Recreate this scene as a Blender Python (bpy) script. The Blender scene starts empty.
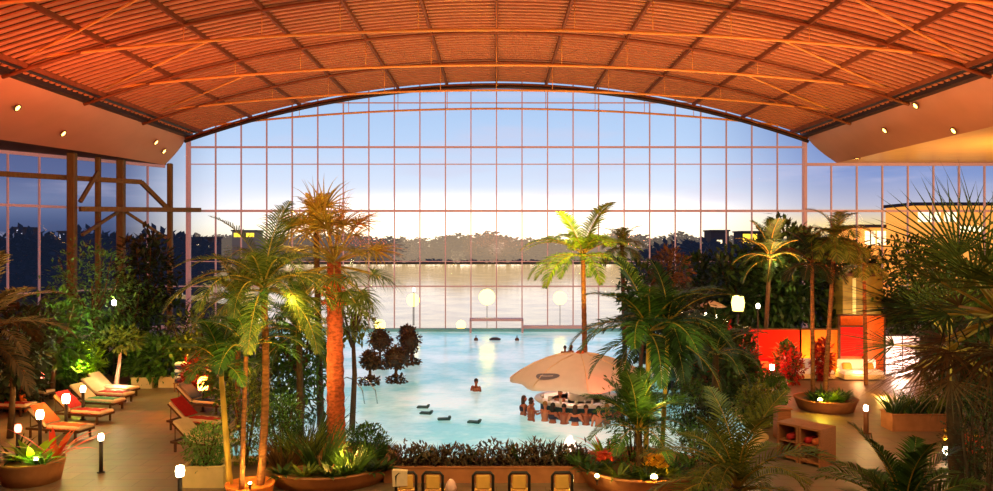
import bpy, math, random
from mathutils import Vector, Matrix, noise
from mathutils.geometry import tessellate_polygon
R = math.radians
rnd = random.Random(7)
C = bpy.context.scene.collection
F = 780.0; CX = 496.5; HY = 243.0; CH = 6.0

def at(px, py, Y): return Vector(((px-CX)/F*Y, Y, CH-(py-HY)/F*Y))
def X_(px, Y): return (px-CX)/F*Y
def gnd(px, py):
    Y = CH*F/(py-HY); return Vector(((px-CX)/F*Y, Y, 0))

# ------------------------------------------------------------------ materials
def srgb(r, g, b):
    f = lambda c: (c/255/12.92) if c/255 <= .04045 else ((c/255+.055)/1.055)**2.4
    return (f(r), f(g), f(b), 1)
MATS = {}
def mat(name, col, rough=.6, metal=0, emit=None, estr=0, var=.0, scale=8, bump=0, col2=None, trans=0, ior=1.45, island=False, spec=.5, coord='Object', stretch=(1,1,1), detail=4):
    if name in MATS: return MATS[name]
    m = bpy.data.materials.new(name); m.use_nodes = True; nt = m.node_tree; nt.nodes.clear()
    N = nt.nodes.new; L = nt.links.new
    out = N('ShaderNodeOutputMaterial'); b = N('ShaderNodeBsdfPrincipled'); 
    b.inputs['Roughness'].default_value = rough; b.inputs['Metallic'].default_value = metal
    b.inputs['Specular IOR Level'].default_value = spec; b.inputs['IOR'].default_value = ior
    c1 = srgb(*col); c2 = srgb(*col2) if col2 else tuple(list(Vector(c1[:3])*(1-var))+[1])
    tc = N('ShaderNodeTexCoord'); mp = N('ShaderNodeMapping'); mp.inputs['Scale'].default_value = stretch
    L(tc.outputs[coord], mp.inputs[0])
    nz = N('ShaderNodeTexNoise'); nz.inputs['Scale'].default_value = scale; nz.inputs['Detail'].default_value = detail
    L(mp.outputs[0], nz.inputs['Vector'])
    mx = N('ShaderNodeMix'); mx.data_type = 'RGBA'
    mx.inputs[6].default_value = c1; mx.inputs[7].default_value = c2
    if island:
        g = N('ShaderNodeNewGeometry'); L(g.outputs['Random Per Island'], mx.inputs[0])
    else:
        mr = N('ShaderNodeMapRange'); mr.inputs[1].default_value = .35; mr.inputs[2].default_value = .65
        L(nz.outputs[0], mr.inputs[0]); L(mr.outputs[0], mx.inputs[0])
    L(mx.outputs[2], b.inputs['Base Color'])
    if bump:
        bp = N('ShaderNodeBump'); bp.inputs['Strength'].default_value = bump; bp.inputs['Distance'].default_value = .05
        L(nz.outputs[0], bp.inputs['Height']); L(bp.outputs[0], b.inputs['Normal'])
    if emit:
        b.inputs['Emission Color'].default_value = srgb(*emit); b.inputs['Emission Strength'].default_value = estr
    last = b.outputs[0]
    if trans:
        t = N('ShaderNodeBsdfTranslucent'); L(mx.outputs[2], t.inputs[0])
        ms = N('ShaderNodeMixShader'); ms.inputs[0].default_value = trans
        L(last, ms.inputs[1]); L(t.outputs[0], ms.inputs[2]); last = ms.outputs[0]
    L(last, out.inputs[0])
    MATS[name] = m; return m

def emat(name, col, s):
    return mat(name, col, emit=col, estr=s)

def glass_mat(name, tint, refl):
    m = bpy.data.materials.new(name); m.use_nodes = True; nt = m.node_tree; nt.nodes.clear()
    N = nt.nodes.new; L = nt.links.new
    out = N('ShaderNodeOutputMaterial'); t = N('ShaderNodeBsdfTransparent'); t.inputs[0].default_value = (*tint, 1)
    g = N('ShaderNodeBsdfGlossy'); g.inputs['Roughness'].default_value = .02
    fr = N('ShaderNodeFresnel'); fr.inputs[0].default_value = 1.3
    ma = N('ShaderNodeMath'); ma.operation = 'MULTIPLY'; ma.inputs[1].default_value = refl
    L(fr.outputs[0], ma.inputs[0])
    ms = N('ShaderNodeMixShader'); L(ma.outputs[0], ms.inputs[0]); L(t.outputs[0], ms.inputs[1]); L(g.outputs[0], ms.inputs[2]); L(ms.outputs[0], out.inputs[0])
    MATS[name] = m; return m

def water_mat(name, c1, c2, e, es, rough, scale, bump, hot=None):
    m = bpy.data.materials.new(name); m.use_nodes = True; nt = m.node_tree; nt.nodes.clear()
    N = nt.nodes.new; L = nt.links.new
    out = N('ShaderNodeOutputMaterial'); b = N('ShaderNodeBsdfPrincipled'); b.inputs['Roughness'].default_value = rough; b.inputs['IOR'].default_value = 1.4
    tc = N('ShaderNodeTexCoord'); nz = N('ShaderNodeTexNoise'); nz.inputs['Scale'].default_value = scale; nz.inputs['Detail'].default_value = 6
    L(tc.outputs['Object'], nz.inputs['Vector'])
    n2 = N('ShaderNodeTexNoise'); n2.inputs['Scale'].default_value = .22; n2.inputs['Detail'].default_value = 5; n2.inputs['Roughness'].default_value = .65
    L(tc.outputs['Object'], n2.inputs['Vector'])
    mr = N('ShaderNodeMapRange'); mr.inputs[1].default_value = .38; mr.inputs[2].default_value = .62; L(n2.outputs[0], mr.inputs[0])
    mx = N('ShaderNodeMix'); mx.data_type = 'RGBA'; mx.inputs[6].default_value = srgb(*c1); mx.inputs[7].default_value = srgb(*c2)
    L(mr.outputs[0], mx.inputs[0]); L(mx.outputs[2], b.inputs['Base Color'])
    bp = N('ShaderNodeBump'); bp.inputs['Strength'].default_value = bump; bp.inputs['Distance'].default_value = .06
    L(nz.outputs[0], bp.inputs['Height']); L(bp.outputs[0], b.inputs['Normal'])
    if es:
        L(mx.outputs[2], b.inputs['Emission Color']); b.inputs['Emission Strength'].default_value = es
    L(b.outputs[0], out.inputs[0]); MATS[name] = m; return m

M = dict(
 leaf=mat('leaf_green', (84,124,44), .45, col2=(40,74,24), island=True, trans=.25),
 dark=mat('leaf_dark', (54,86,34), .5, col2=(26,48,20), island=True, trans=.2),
 black=mat('leaf_black', (38,56,26), .6, col2=(18,30,14), island=True, trans=.1),  # near-black green leaf tone
 olive=mat('leaf_olive', (126,134,48), .5, col2=(72,90,30), island=True, trans=.3),
 gold=mat('leaf_gold', (206,176,62), .5, col2=(138,122,40), island=True, trans=.4),
 lime=mat('leaf_lime', (170,200,50), .45, col2=(96,136,30), island=True, trans=.4),
 fresh=mat('leaf_fresh', (110,158,80), .5, col2=(56,96,42), island=True, trans=.3),
 brown=mat('leaf_brown', (120,84,44), .6, col2=(74,52,28), island=True, trans=.2),
 redleaf=mat('leaf_red', (190,45,28), .5, col2=(110,22,18), island=True, trans=.3),
 maroon=mat('leaf_maroon', (110,88,62), .6, col2=(58,48,34), island=True, trans=.2),
 petalr=mat('petal_red', (225,50,40), .5, col2=(240,110,70), island=True, trans=.3),
 petaly=mat('petal_yellow', (250,215,60), .5, col2=(235,150,40), island=True, trans=.3),
 fruit=mat('fruit_orange', (225,90,30), .5, col2=(160,60,25), island=True),
 mist=mat('tree_haze_glow', (120,108,90), .9, col2=(84,78,68), island=True, emit=(172,148,122), estr=.75),  # haze and sunset glow painted as emission on the leaves
 mist_glow_dim=mat('tree_haze_glow_dim', (80,74,66), .9, col2=(54,54,52), island=True, emit=(120,106,94), estr=.7),  # dimmer copy of the painted haze
 dusk_glow=mat('tree_dusk_glow', (40,50,60), .9, col2=(26,34,44), island=True, emit=(38,50,76), estr=.3),  # dusk haze painted as weak bluish emission
 bark=mat('bark_palm', (150,92,48), .85, var=.55, scale=6, bump=.6, stretch=(1,1,3)),
 barkred=mat('bark_red', (196,88,44), .9, var=.6, scale=9, bump=.8, stretch=(1,1,2)),
 barkdark=mat('bark_dark', (88,62,38), .9, var=.5, scale=8, bump=.5),
 stemy=mat('stem_yellow', (205,165,60), .6, var=.4, scale=5, stretch=(1,1,.4)),
 soil=mat('soil', (58,40,26), .95, var=.5, scale=20, bump=.5),
 terra=mat('terracotta', (172,106,64), .75, var=.22, scale=4, bump=.1),
 cream=mat('cream_panel', (222,190,128), .6, var=.12, scale=3),
 wood=mat('wood_warm', (170,98,54), .55, var=.4, scale=4, stretch=(1,12,12)),
 wooddk=mat('wood_dark', (84,52,34), .6, var=.4, scale=4, stretch=(1,12,12)),
 woodt=mat('timber_column', (118,108,66), .6, var=.3, scale=3, stretch=(6,6,.6)),
 metal=mat('metal_brown', (120,96,92), .45, .3, var=.1),
 mull=mat('facade_metal_haze', (190,156,150), .5, .1, var=.1, emit=(176,140,142), estr=.3),  # slight emission paints sky haze over the backlit bars
 metald=mat('metal_dark', (60,50,48), .45, .3),
 tube=mat('tube_orange', (236,176,96), .5, var=.1, scale=2),
 rib=mat('rib_brown', (140,82,48), .6, var=.25, scale=2),
 deck=mat('roof_deck', (92,56,44), .8, var=.2, scale=1.4),  # gap shade between slats put into the deck colour
 slat=mat('roof_slat', (206,140,98), .65, var=.15, scale=1.5),
 soffit=mat('soffit_panel', (214,160,124), .35, var=.08, scale=.6),
 ceil=mat('low_ceiling', (236,190,130), .3, var=.1, scale=1),
 wall=mat('wall_plaster', (150,110,80), .8, var=.2, scale=1),
 steel=mat('steel', (170,190,196), .2, .9),
 black_=mat('black_metal', (26,24,26), .5),
 canvas=mat('canvas', (214,196,176), .75, var=.06, scale=3, trans=.15),
 logo=mat('logo_grey', (104,100,112), .7),
 teal=mat('teal_panel', (40,86,92), .5, var=.3),
 white=mat('white_ceramic', (240,232,226), .35),
 matt=mat('cushion_cream', (226,196,156), .8, var=.1),
 wicker=mat('wicker_brown', (96,60,42), .8, var=.4, scale=30, bump=.4),
 towr=mat('towel_red', (196,34,28), .9, var=.2, scale=12),
 towb=mat('towel_blue', (44,58,92), .9, var=.2, scale=12),
 towg=mat('towel_green', (84,160,110), .9, var=.2, scale=12),
 towo=mat('towel_orange', (220,98,44), .9, var=.2, scale=12),
 towp=mat('towel_pink', (226,180,170), .9, var=.1, scale=12),
 pad=mat('pad_yellow', (236,180,84), .7, var=.15, scale=5),
 red=mat('red_panel', (200,14,12), .85, var=.15),
 orange=mat('orange_panel', (232,120,36), .6, var=.2),
 skin=mat('skin', (190,118,84), .55, var=.1),
 skin2=mat('skin_tan', (146,82,54), .55, var=.1),
 hair1=mat('hair_brown', (64,38,24), .7, var=.3, scale=40),
 hair2=mat('hair_blond', (176,128,70), .7, var=.3, scale=40),
 hair3=mat('hair_black', (26,20,18), .7, var=.3, scale=40),
 swim=mat('swimsuit_dark', (38,34,52), .8),
 bldg=mat('building_dusk', (70,74,96), .9, var=.2),
 bldw=mat('building_warm_glow', (206,140,74), .9, var=.35, scale=.2, emit=(246,158,66), estr=1.25),  # golden lamplight on the walls painted as emission
 reed=mat('screen_olive', (140,122,52), .7, var=.3, scale=2),
 g_lamp=emat('lamp_glow', (255,226,150), 26),
 g_lampw=emat('lamp_white', (255,238,200), 16),
 g_lampo=emat('lamp_orange', (255,150,60), 22),
 g_lampr=emat('lamp_red', (255,110,90), 10),
 g_big=emat('lamp_big', (255,226,110), 5),
 g_win=emat('window_glow', (255,232,180), 2.2),
 g_yel=emat('window_yellow', (255,214,60), 2.0),
 g_city=emat('city_glow', (220,225,250), 1.6),
 g_down=emat('downlight', (255,190,90), 9),
 g_strip=emat('strip_glow', (190,180,110), .4),
 mattress_w=mat('mattress_white_glow', (250,236,226), .7, emit=(255,220,200), estr=.12),  # slight emission paints lamplight onto the mattress
 curtain=mat('curtain_white', (250,226,220), .8, trans=.6),
)
M['pane'] = glass_mat('facade_glass', (.95,.96,.985), .35)
M['pool'] = water_mat('pool_water', (130,202,206), (216,240,240), None, .52, .1, 3.2, .35)  # underwater light and whitish caustics painted as emission and noise colour
M['lake'] = water_mat('lake_water', (196,156,92), (224,186,118), None, .55, .1, 1.2, .08); M['lake'].node_tree.nodes['Principled BSDF'].inputs['Metallic'].default_value = .85  # sunset glow on the water painted into colour and emission
M['basin'] = mat('pool_tile', (120,200,205), .4, var=.1)

def floor_mat():
    m = bpy.data.materials.new('floor_stone'); m.use_nodes = True; nt = m.node_tree; b = nt.nodes['Principled BSDF']
    N = nt.nodes.new; L = nt.links.new
    tc = N('ShaderNodeTexCoord'); br = N('ShaderNodeTexBrick'); br.inputs['Scale'].default_value = 1.0
    br.inputs['Brick Width'].default_value = 1.2; br.inputs['Row Height'].default_value = .6; br.inputs['Mortar Size'].default_value = .012
    br.inputs['Color1'].default_value = srgb(142,112,86); br.inputs['Color2'].default_value = srgb(130,103,79); br.inputs['Mortar'].default_value = srgb(108,84,62)
    L(tc.outputs['Object'], br.inputs[0]); nz = N('ShaderNodeTexNoise'); nz.inputs['Scale'].default_value = 2.5; L(tc.outputs['Object'], nz.inputs['Vector'])
    mx = N('ShaderNodeMix'); mx.data_type = 'RGBA'; mx.blend_type = 'MULTIPLY'; mx.inputs[0].default_value = .45
    L(br.outputs[0], mx.inputs[6]); L(nz.outputs[1], mx.inputs[7]); L(mx.outputs[2], b.inputs['Base Color'])
    b.inputs['Roughness'].default_value = .5
    return m
M['floor'] = floor_mat()

# ------------------------------------------------------------------ mesh builder
class MB:
    def __init__(s): s.v = []; s.f = []; s.mi = []; s.cur = 0; s.sm = []; s.smooth = False
    def add(s, vs, fs):
        o = len(s.v); s.v += [tuple(v) for v in vs]; s.f += [tuple(i+o for i in f) for f in fs]; s.mi += [s.cur]*len(fs); s.sm += [s.smooth]*len(fs)
    def box(s, c, d, rz=0, rot=None, bev=0):
        x, y, z = [q/2 for q in d]
        if bev:
            # chamfered box
            b = min(bev, x*.9, y*.9, z*.9); P = []
            for sx in (-1,1):
                for sy in (-1,1):
                    for sz in (-1,1):
                        P += [(sx*(x-b), sy*(y-b), sz*z), (sx*(x-b), sy*y, sz*(z-b)), (sx*x, sy*(y-b), sz*(z-b))]
            import bmesh
            bm = bmesh.new(); [bm.verts.new(p) for p in P]; r_ = bmesh.ops.convex_hull(bm, input=bm.verts)
            bm.verts.ensure_lookup_table(); bm.verts.index_update()
            P = [v.co.copy() for v in bm.verts]; Fs = [tuple(v.index for v in f.verts) for f in bm.faces]; bm.free()
        else:
            P = [(-x,-y,-z),(x,-y,-z),(x,y,-z),(-x,y,-z),(-x,-y,z),(x,-y,z),(x,y,z),(-x,y,z)]
            Fs = [(0,3,2,1),(4,5,6,7),(0,1,5,4),(1,2,6,5),(2,3,7,6),(3,0,4,7)]
        m = (rot if rot is not None else Matrix.Rotation(rz, 3, 'Z'))
        s.add([m @ Vector(p) + Vector(c) for p in P], Fs)
    def tube(s, pts, r, n=8, cap=True):
        pts = [Vector(p) for p in pts]; k = len(pts)
        rs = r if isinstance(r, (list, tuple)) else [r]*k
        vs = []; prev = None
        for i, p in enumerate(pts):
            t = (pts[min(i+1,k-1)] - pts[max(i-1,0)]).normalized()
            if prev is None:
                a = Vector((0,0,1)) if abs(t.z) < .9 else Vector((1,0,0)); u = t.cross(a).normalized()
            else: u = (prev - t*prev.dot(t)).normalized()
            prev = u; w = t.cross(u)
            for j in range(n):
                an = 2*math.pi*j/n; vs.append(p + (u*math.cos(an)+w*math.sin(an))*rs[i])
        fs = [(i*n+j, i*n+(j+1)%n, (i+1)*n+(j+1)%n, (i+1)*n+j) for i in range(k-1) for j in range(n)]
        if cap: fs += [tuple(range(n))[::-1], tuple((k-1)*n+j for j in range(n))]
        sm = s.smooth; s.smooth = True; s.add(vs, fs); s.smooth = sm
    def bar(s, a, b, w, h):
        a = Vector(a); b = Vector(b); d = (b-a); L = d.length; d.normalize()
        up = Vector((0,0,1)) if abs(d.z) < .95 else Vector((0,1,0)); u = d.cross(up).normalized(); v = u.cross(d)
        P = []
        for p in (a, b):
            for q, e in ((-1,-1),(1,-1),(1,1),(-1,1)): P.append(p + u*q*w/2 + v*e*h/2)
        s.add(P, [(0,3,2,1),(4,5,6,7),(0,1,5,4),(1,2,6,5),(2,3,7,6),(3,0,4,7)])
    def lathe(s, prof, n=24, c=(0,0,0), sx=1, sy=1, smooth=True):
        vs = [(c[0]+r*math.cos(2*math.pi*j/n)*sx, c[1]+r*math.sin(2*math.pi*j/n)*sy, c[2]+z) for r, z in prof for j in range(n)]
        k = len(prof); fs = [(i*n+j, i*n+(j+1)%n, (i+1)*n+(j+1)%n, (i+1)*n+j) for i in range(k-1) for j in range(n)]
        if prof[0][0] > .001: fs.append(tuple(range(n))[::-1])
        if prof[-1][0] > .001: fs.append(tuple((k-1)*n+j for j in range(n)))
        sm = s.smooth; s.smooth = smooth; s.add(vs, fs); s.smooth = sm
    def sphere(s, c, r, n=12, sc=(1,1,1), jit=0):
        k = n//2; prof = []
        o = len(s.v)
        vs = []
        for i in range(k+1):
            th = math.pi*i/k
            for j in range(n):
                ph = 2*math.pi*j/n
                q = Vector((math.sin(th)*math.cos(ph), math.sin(th)*math.sin(ph), -math.cos(th)))
                rr = r*(1+jit*noise.noise(q*2.2+Vector(c)*3))
                vs.append((c[0]+q.x*rr*sc[0], c[1]+q.y*rr*sc[1], c[2]+q.z*rr*sc[2]))
        fs = [(i*n+j, i*n+(j+1)%n, (i+1)*n+(j+1)%n, (i+1)*n+j) for i in range(k) for j in range(n)]
        sm = s.smooth; s.smooth = True; s.add(vs, fs); s.smooth = sm
    def blade(s, p, d, L, w, droop=.3, segs=3, up=Vector((0,0,1)), fold=.0, wp=(.55,1,.8,0)):
        """tapered leaf strip curving down"""
        p = Vector(p); d = Vector(d).normalized(); side = d.cross(up)
        if side.length < .05: side = d.cross(Vector((1,0,0)))
        side.normalize(); vs = []; st = L/segs
        for i in range(segs+1):
            t = i/segs; q = t*(len(wp)-1); a = int(min(q, len(wp)-2)); ww = (wp[a]*(1-(q-a))+wp[a+1]*(q-a))*w/2
            if ww < 1e-4: vs.append(p.copy())
            else: vs += [p - side*ww, p + side*ww]
            p = p + d*st; d = (d + Vector((0,0,-droop/segs))).normalized()
        fs = []
        for i in range(segs):
            a = 2*i
            if i == segs-1 and wp[-1] == 0: fs.append((a, a+1, a+2))
            else: fs.append((a, a+1, a+3, a+2))
        s.add(vs, fs)
    def poly_prism(s, pts, z0, z1):
        n = len(pts); vs = [(x, y, z0) for x, y in pts]+[(x, y, z1) for x, y in pts]
        s.add(vs, [tuple(range(n))[::-1], tuple(range(n, 2*n))]+[(i, (i+1)%n, n+(i+1)%n, n+i) for i in range(n)])
    def mesh(s, name, mats):
        me = bpy.data.meshes.new(name); me.from_pydata(s.v, [], s.f)
        for m in (mats if isinstance(mats, (list, tuple)) else [mats]): me.materials.append(m)
        me.polygons.foreach_set('material_index', s.mi); me.polygons.foreach_set('use_smooth', s.sm); me.update(); return me
    def build(s, name, mats, parent=None, loc=None, rz=0):
        return link(name, s.mesh(name, mats), parent, loc, rz)

def link(name, data, parent=None, loc=None, rz=0):
    o = bpy.data.objects.new(name, data); C.objects.link(o)
    if parent: o.parent = parent
    if loc is not None: o.location = loc
    if rz: o.rotation_euler[2] = rz
    return o
def tag(o, label=None, cat=None, group=None, kind=None):
    if label: o['label'] = label
    if cat: o['category'] = cat
    if group: o['group'] = group
    if kind: o['kind'] = kind
    return o
def thing(name, label, cat, loc=(0,0,0), rz=0, group=None):
    o = link(name, None, None, loc, rz); o.empty_display_size = .2; return tag(o, label, cat, group)
def struct(name, mb, m, parent=None):
    o = mb.build(name, m, parent)
    if not parent: o['kind'] = 'structure'
    return o
def dup(root, loc, rz=0, label=None, group=None, sc=None):
    r = root.copy(); C.objects.link(r); r.location = loc; r.rotation_euler = (0,0,rz)
    if label: r['label'] = label
    if group: r['group'] = group
    if sc: r.scale = (sc,)*3 if not isinstance(sc, tuple) else sc
    for ch in list(root.children):
        c = ch.copy(); C.objects.link(c); c.parent = r
        for g in list(ch.children):
            d = g.copy(); C.objects.link(d); d.parent = c
    return r
def light(kind, loc, col, e, size=.2, aim=None, **k):  # serves visible lamps and unseen fill lights alike
    l = bpy.data.lights.new('lamp_or_fill', kind); l.color = srgb(*col)[:3]; l.energy = e
    if kind == 'AREA': l.size = size
    else: l.shadow_soft_size = size
    for a, b in k.items(): setattr(l, a, b)
    o = bpy.data.objects.new('lamp_or_fill', l); C.objects.link(o); o.location = loc
    if aim is not None: o.rotation_euler = (Vector(aim)-Vector(loc)).to_track_quat('-Z', 'Y').to_euler()
    return o

# ================================================================== SETTING
POOL = [(-7.6,21.6),(-2,21.3),(6.6,21.6),(8.2,24),(8.6,29),(10,38),(12,46),(12.4,54.7),(-16,54.7),(-14,46),(-11,38),(-9,30),(-8.4,24)]
LX = -32.0; RX = 40.0; BY = -8.0; WZ = -.22
OUT = [(LX,BY),(RX,BY),(RX,55),(-23.4,55),(LX,42)]
polys = [[Vector((x,y,0)) for x, y in OUT], [Vector((x,y,0)) for x, y in POOL]]
tris = tessellate_polygon(polys); flat = [v for p in polys for v in p]
mb = MB(); mb.add(flat, [t if (flat[t[1]]-flat[t[0]]).cross(flat[t[2]]-flat[t[0]]).z > 0 else (t[0],t[2],t[1]) for t in tris])
struct('floor', mb, M['floor'])
mb = MB(); n = len(POOL)
mb.add([(x,y,0) for x,y in POOL]+[(x,y,-1.45) for x,y in POOL], [(i,n+i,n+(i+1)%n,(i+1)%n) for i in range(n)]+[tuple(range(n,2*n))])
struct('trim_1', mb, M['basin'])
mb = MB(); 
for i in range(n):
    a, b = POOL[i], POOL[(i+1)%n]
    if a[1] > 54 and b[1] > 54: continue
    mb.bar((*a,.02), (*b,.02), .34, .1)
struct('trim_2', mb, M['cream'])
mb = MB(); mb.add([(x,y,WZ) for x,y in POOL], [tuple(range(n))])
tag(mb.build('pool_water', M['pool']), 'pale turquoise water filling the big indoor pool', 'water', kind='stuff')
# walls out of view
mb = MB(); mb.box((LX-.15, (BY+42)/2, 5.75), (.3, 42-BY, 11.5)); struct('wall_left', mb, M['wall'])
mb = MB(); mb.box((RX+.15, (BY+55)/2, 5.82), (.3, 55-BY, 11.64)); struct('wall_right', mb, M['wall'])
mb = MB(); mb.box(((LX+RX)/2, BY-.15, 9), (RX-LX, .3, 18)); struct('wall_back', mb, M['wall'])

# roof: circular vault
SP = 21.8; AZ = 17.62; RR = 63.6
def rz_(x): return AZ - x*x/(2*RR)*1.02
NX = 40
mb = MB(); mb.smooth = True
for j in range(2):
    pass
xs = [-SP+2*SP*i/NX for i in range(NX+1)]
vs = [(x, y, rz_(x)+.05) for y in (BY, 55.2) for x in xs]
mb.add(vs, [(i, i+1, NX+2+i, NX+1+i) for i in range(NX)])
vs = [(x, y, rz_(x)+.35) for y in (BY, 55.2) for x in xs]; mb.add(vs, [(i+1, i, NX+1+i, NX+2+i) for i in range(NX)])
struct('ceiling', mb, M['deck'])
# slats (acoustic ribs)
mb = MB(); y = 13.0
xs2 = [-SP+2*SP*i/22 for i in range(23)]
while y < 54.8:
    for i in range(22):
        a, b = xs2[i], xs2[i+1]
        mb.bar((a, y, rz_(a)-.25), (b, y, rz_(b)-.25), .25, .07)
    y += .52
struct('trim_3', mb, M['slat'])
# purlins along the hall
mb = MB()
for k in range(-6, 7):
    x = k*3.45
    if abs(x) > SP: x = math.copysign(SP-.1, x)
    mb.bar((x, 10, rz_(x)-.38), (x, 54.9, rz_(x)-.38), .13, .22)
struct('trim_4', mb, M['rib'])
# trusses
ti = 5
for Y in (20.6, 27.6, 34.4, 41.2, 48.0, 54.6):
    root = link('trim_%d' % ti, None); root['kind'] = 'structure'; ti += 1
    m_ = MB(); N_ = 32; pts = [(-SP+2*SP*i/N_, Y, rz_(-SP+2*SP*i/N_)-.5) for i in range(N_+1)]
    m_.tube(pts, .085, 6); tcd = m_.build('top_chord', M['rib'], root)
    m_ = MB(); tie = lambda x: 15.4 - 1.4*(x/SP)**2
    m_.tube([(-SP+2*SP*i/N_, Y, tie(-SP+2*SP*i/N_)) for i in range(N_+1)], .075, 6); m_.build('tie_rod', M['tube'], root)
    m_ = MB()
    for k in range(-5, 6):
        x = k*3.45+.0; m_.tube([(x, Y, tie(x)), (x, Y, rz_(x)-.5)], .022, 5)
    m_.build('hanger', M['tube'], root)
    m_ = MB()
    for sx in (-1, 1):
        m_.box((sx*(SP-.1), Y, 13.75), (.5, .5, .6)); 
    m_.build('bracket', M['metald'], root)
# bracing diagonals
mb = MB()
for Y in (27.6, 34.4, 41.2, 48.0):
    for sx in (-1, 1):
        x1 = 13.8; mb.tube([(sx*SP, Y, rz_(SP)-.1), (sx*17.6, Y-2.0, rz_(17.6)-.45), (sx*x1, Y-4, rz_(x1)-.5)], .055, 6)
struct('trim_%d' % ti, mb, M['tube']); ti += 1
# edge beam + dark service pipes
mb = MB()
for sx in (-1, 1):
    mb.bar((sx*(SP-.15), BY, 13.62), (sx*(SP-.15), 55, 13.62), .5, .35)
    mb.tube([(sx*(SP-.75), BY, 13.75), (sx*(SP-.75), 55, 13.75)], .09, 6)
    mb.tube([(sx*(SP-1.1), BY, 13.85), (sx*(SP-1.1), 55, 13.85)], .06, 6)
struct('trim_%d' % ti, mb, M['metald']); ti += 1

# soffits
ZL = 11.5; ZR = 11.64
edgeL = [(-23.4,55),(-24.0,51),(-25.0,46.5),(-26.4,41.6),(-27.4,36),(-28.0,30),(-28.6,20),(-28.6,BY)]
def soffit(name, edge, sx, zb, ytops):
    m_ = MB(); m_.smooth = True; K = 6; rows = []
    for (ex, ey) in edge:
        row = []
        for k in range(K+1):
            t = k/K; x = sx*SP + (ex-sx*SP)*(t**1.25); z = 13.7 + (zb-13.7)*(t**.85)
            row.append((x, ey, z))
        rows.append(row)
    vs = [p for r in rows for p in r]; fs = []
    for i in range(len(rows)-1):
        for k in range(K):
            a = i*(K+1)+k; fs.append((a, a+1, a+K+2, a+K+1))
    m_.add(vs, fs); return struct(name, m_, M['soffit'])
soffit('trim_%d' % ti, edgeL, -1, ZL, None); ti += 1
soffit('trim_%d' % ti, [(24.0,55),(24.0,48),(24.0,40),(24.0,30),(24.0,BY)], 1, ZR, None); ti += 1
def slab(name, pts, z, h, m):
    m_ = MB(); m_.poly_prism(pts, z, z+h); return struct(name, m_, m)
slab('trim_%d' % ti, [(LX-2,BY),(-28.6,BY)]+edgeL[::-1][1:]+[(-23.4,55.3),(LX-2,41)], ZL+.02, .3, M['wooddk']); ti += 1
slab('trim_%d' % ti, [(24.0,BY),(RX+1,BY),(RX+1,55.1),(24.0,55.1)], ZR, .3, M['ceil']); ti += 1
# fascia strip closing above low ceilings at facade ends
mb = MB(); mb.add([(-SP,55,13.75),(-23.4,55,ZL),(-24.2,55,ZL),(-24.2,55,13.75)], [(0,1,2,3)]); mb.add([(SP,55,13.75),(24,55,ZR),(26,55,ZR),(26,55,13.75)], [(3,2,1,0)])
struct('trim_%d' % ti, mb, M['soffit']); ti += 1

# downlights
def downlight(p, nrm, label):
    t = thing('ceiling_light', label, 'light', p, 0, None)
    t.rotation_euler = Vector(nrm).to_track_quat('Z', 'Y').to_euler()
    m_ = MB(); m_.lathe([(.15,.0),(.21,.0),(.21,.05),(.15,.05),(.15,0)], 16); m_.build('frame', M['metal'], t)
    m_ = MB(); m_.lathe([(.0,.03),(.15,.03)], 14); m_.build('diffuser', M['g_down'], t)
def on_soffit(px, py, sx, zb, edge):
    # march ray to soffit height profile
    for i in range(100, 1, -1):
        pass
    best = None
    for Yi in range(120, 550):
        Y = Yi/10; p = at(px, py, Y)
        ex = 24.0 if sx > 0 else None
        if sx < 0:
            for (a, b) in zip(edge[:-1], edge[1:]):
                if b[1] <= Y <= a[1]: ex = b[0]+(a[0]-b[0])*(Y-b[1])/(a[1]-b[1])
        if ex is None: continue
        zz = p.z; t = max(0, min(1, (13.7-zz)/(13.7-zb)))**(1/.85)
        x = sx*SP + (ex-sx*SP)*(t**1.25)
        e = abs(x-p.x)
        if best is None or e < best[0]: best = (e, p)
    return best[1]
k_ = 0
for px, py, w in ((62,132,'orange-lit end of the bulkhead, brightest glint'),(16,106,'upper edge of the bulkhead, dim glint'),(155,141,'bulkhead tip, upper of the two beside the glass'),(163,150,'bulkhead tip, lower of the two beside the glass')):
    downlight(on_soffit(px, py, -1, ZL, edgeL)+Vector((.06,0,-.08)), (1,0,-.7), 'recessed downlight on the '+w)
for px, py, w in ((886,129,'middle of the three on the slope'),(917,104,'highest and brightest'),(955,129,'nearest the low golden ceiling')):
    downlight(on_soffit(px, py, 1, ZR, None)+Vector((-.06,0,-.08)), (-1,0,-.7), 'small round recessed downlight in the tan bulkhead, '+w)
downlight(at(857,158,50)*1+Vector((0,0,-.0)), (0,0,-1), 'small round recessed downlight in the golden low ceiling by the bulkhead foot')

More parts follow.
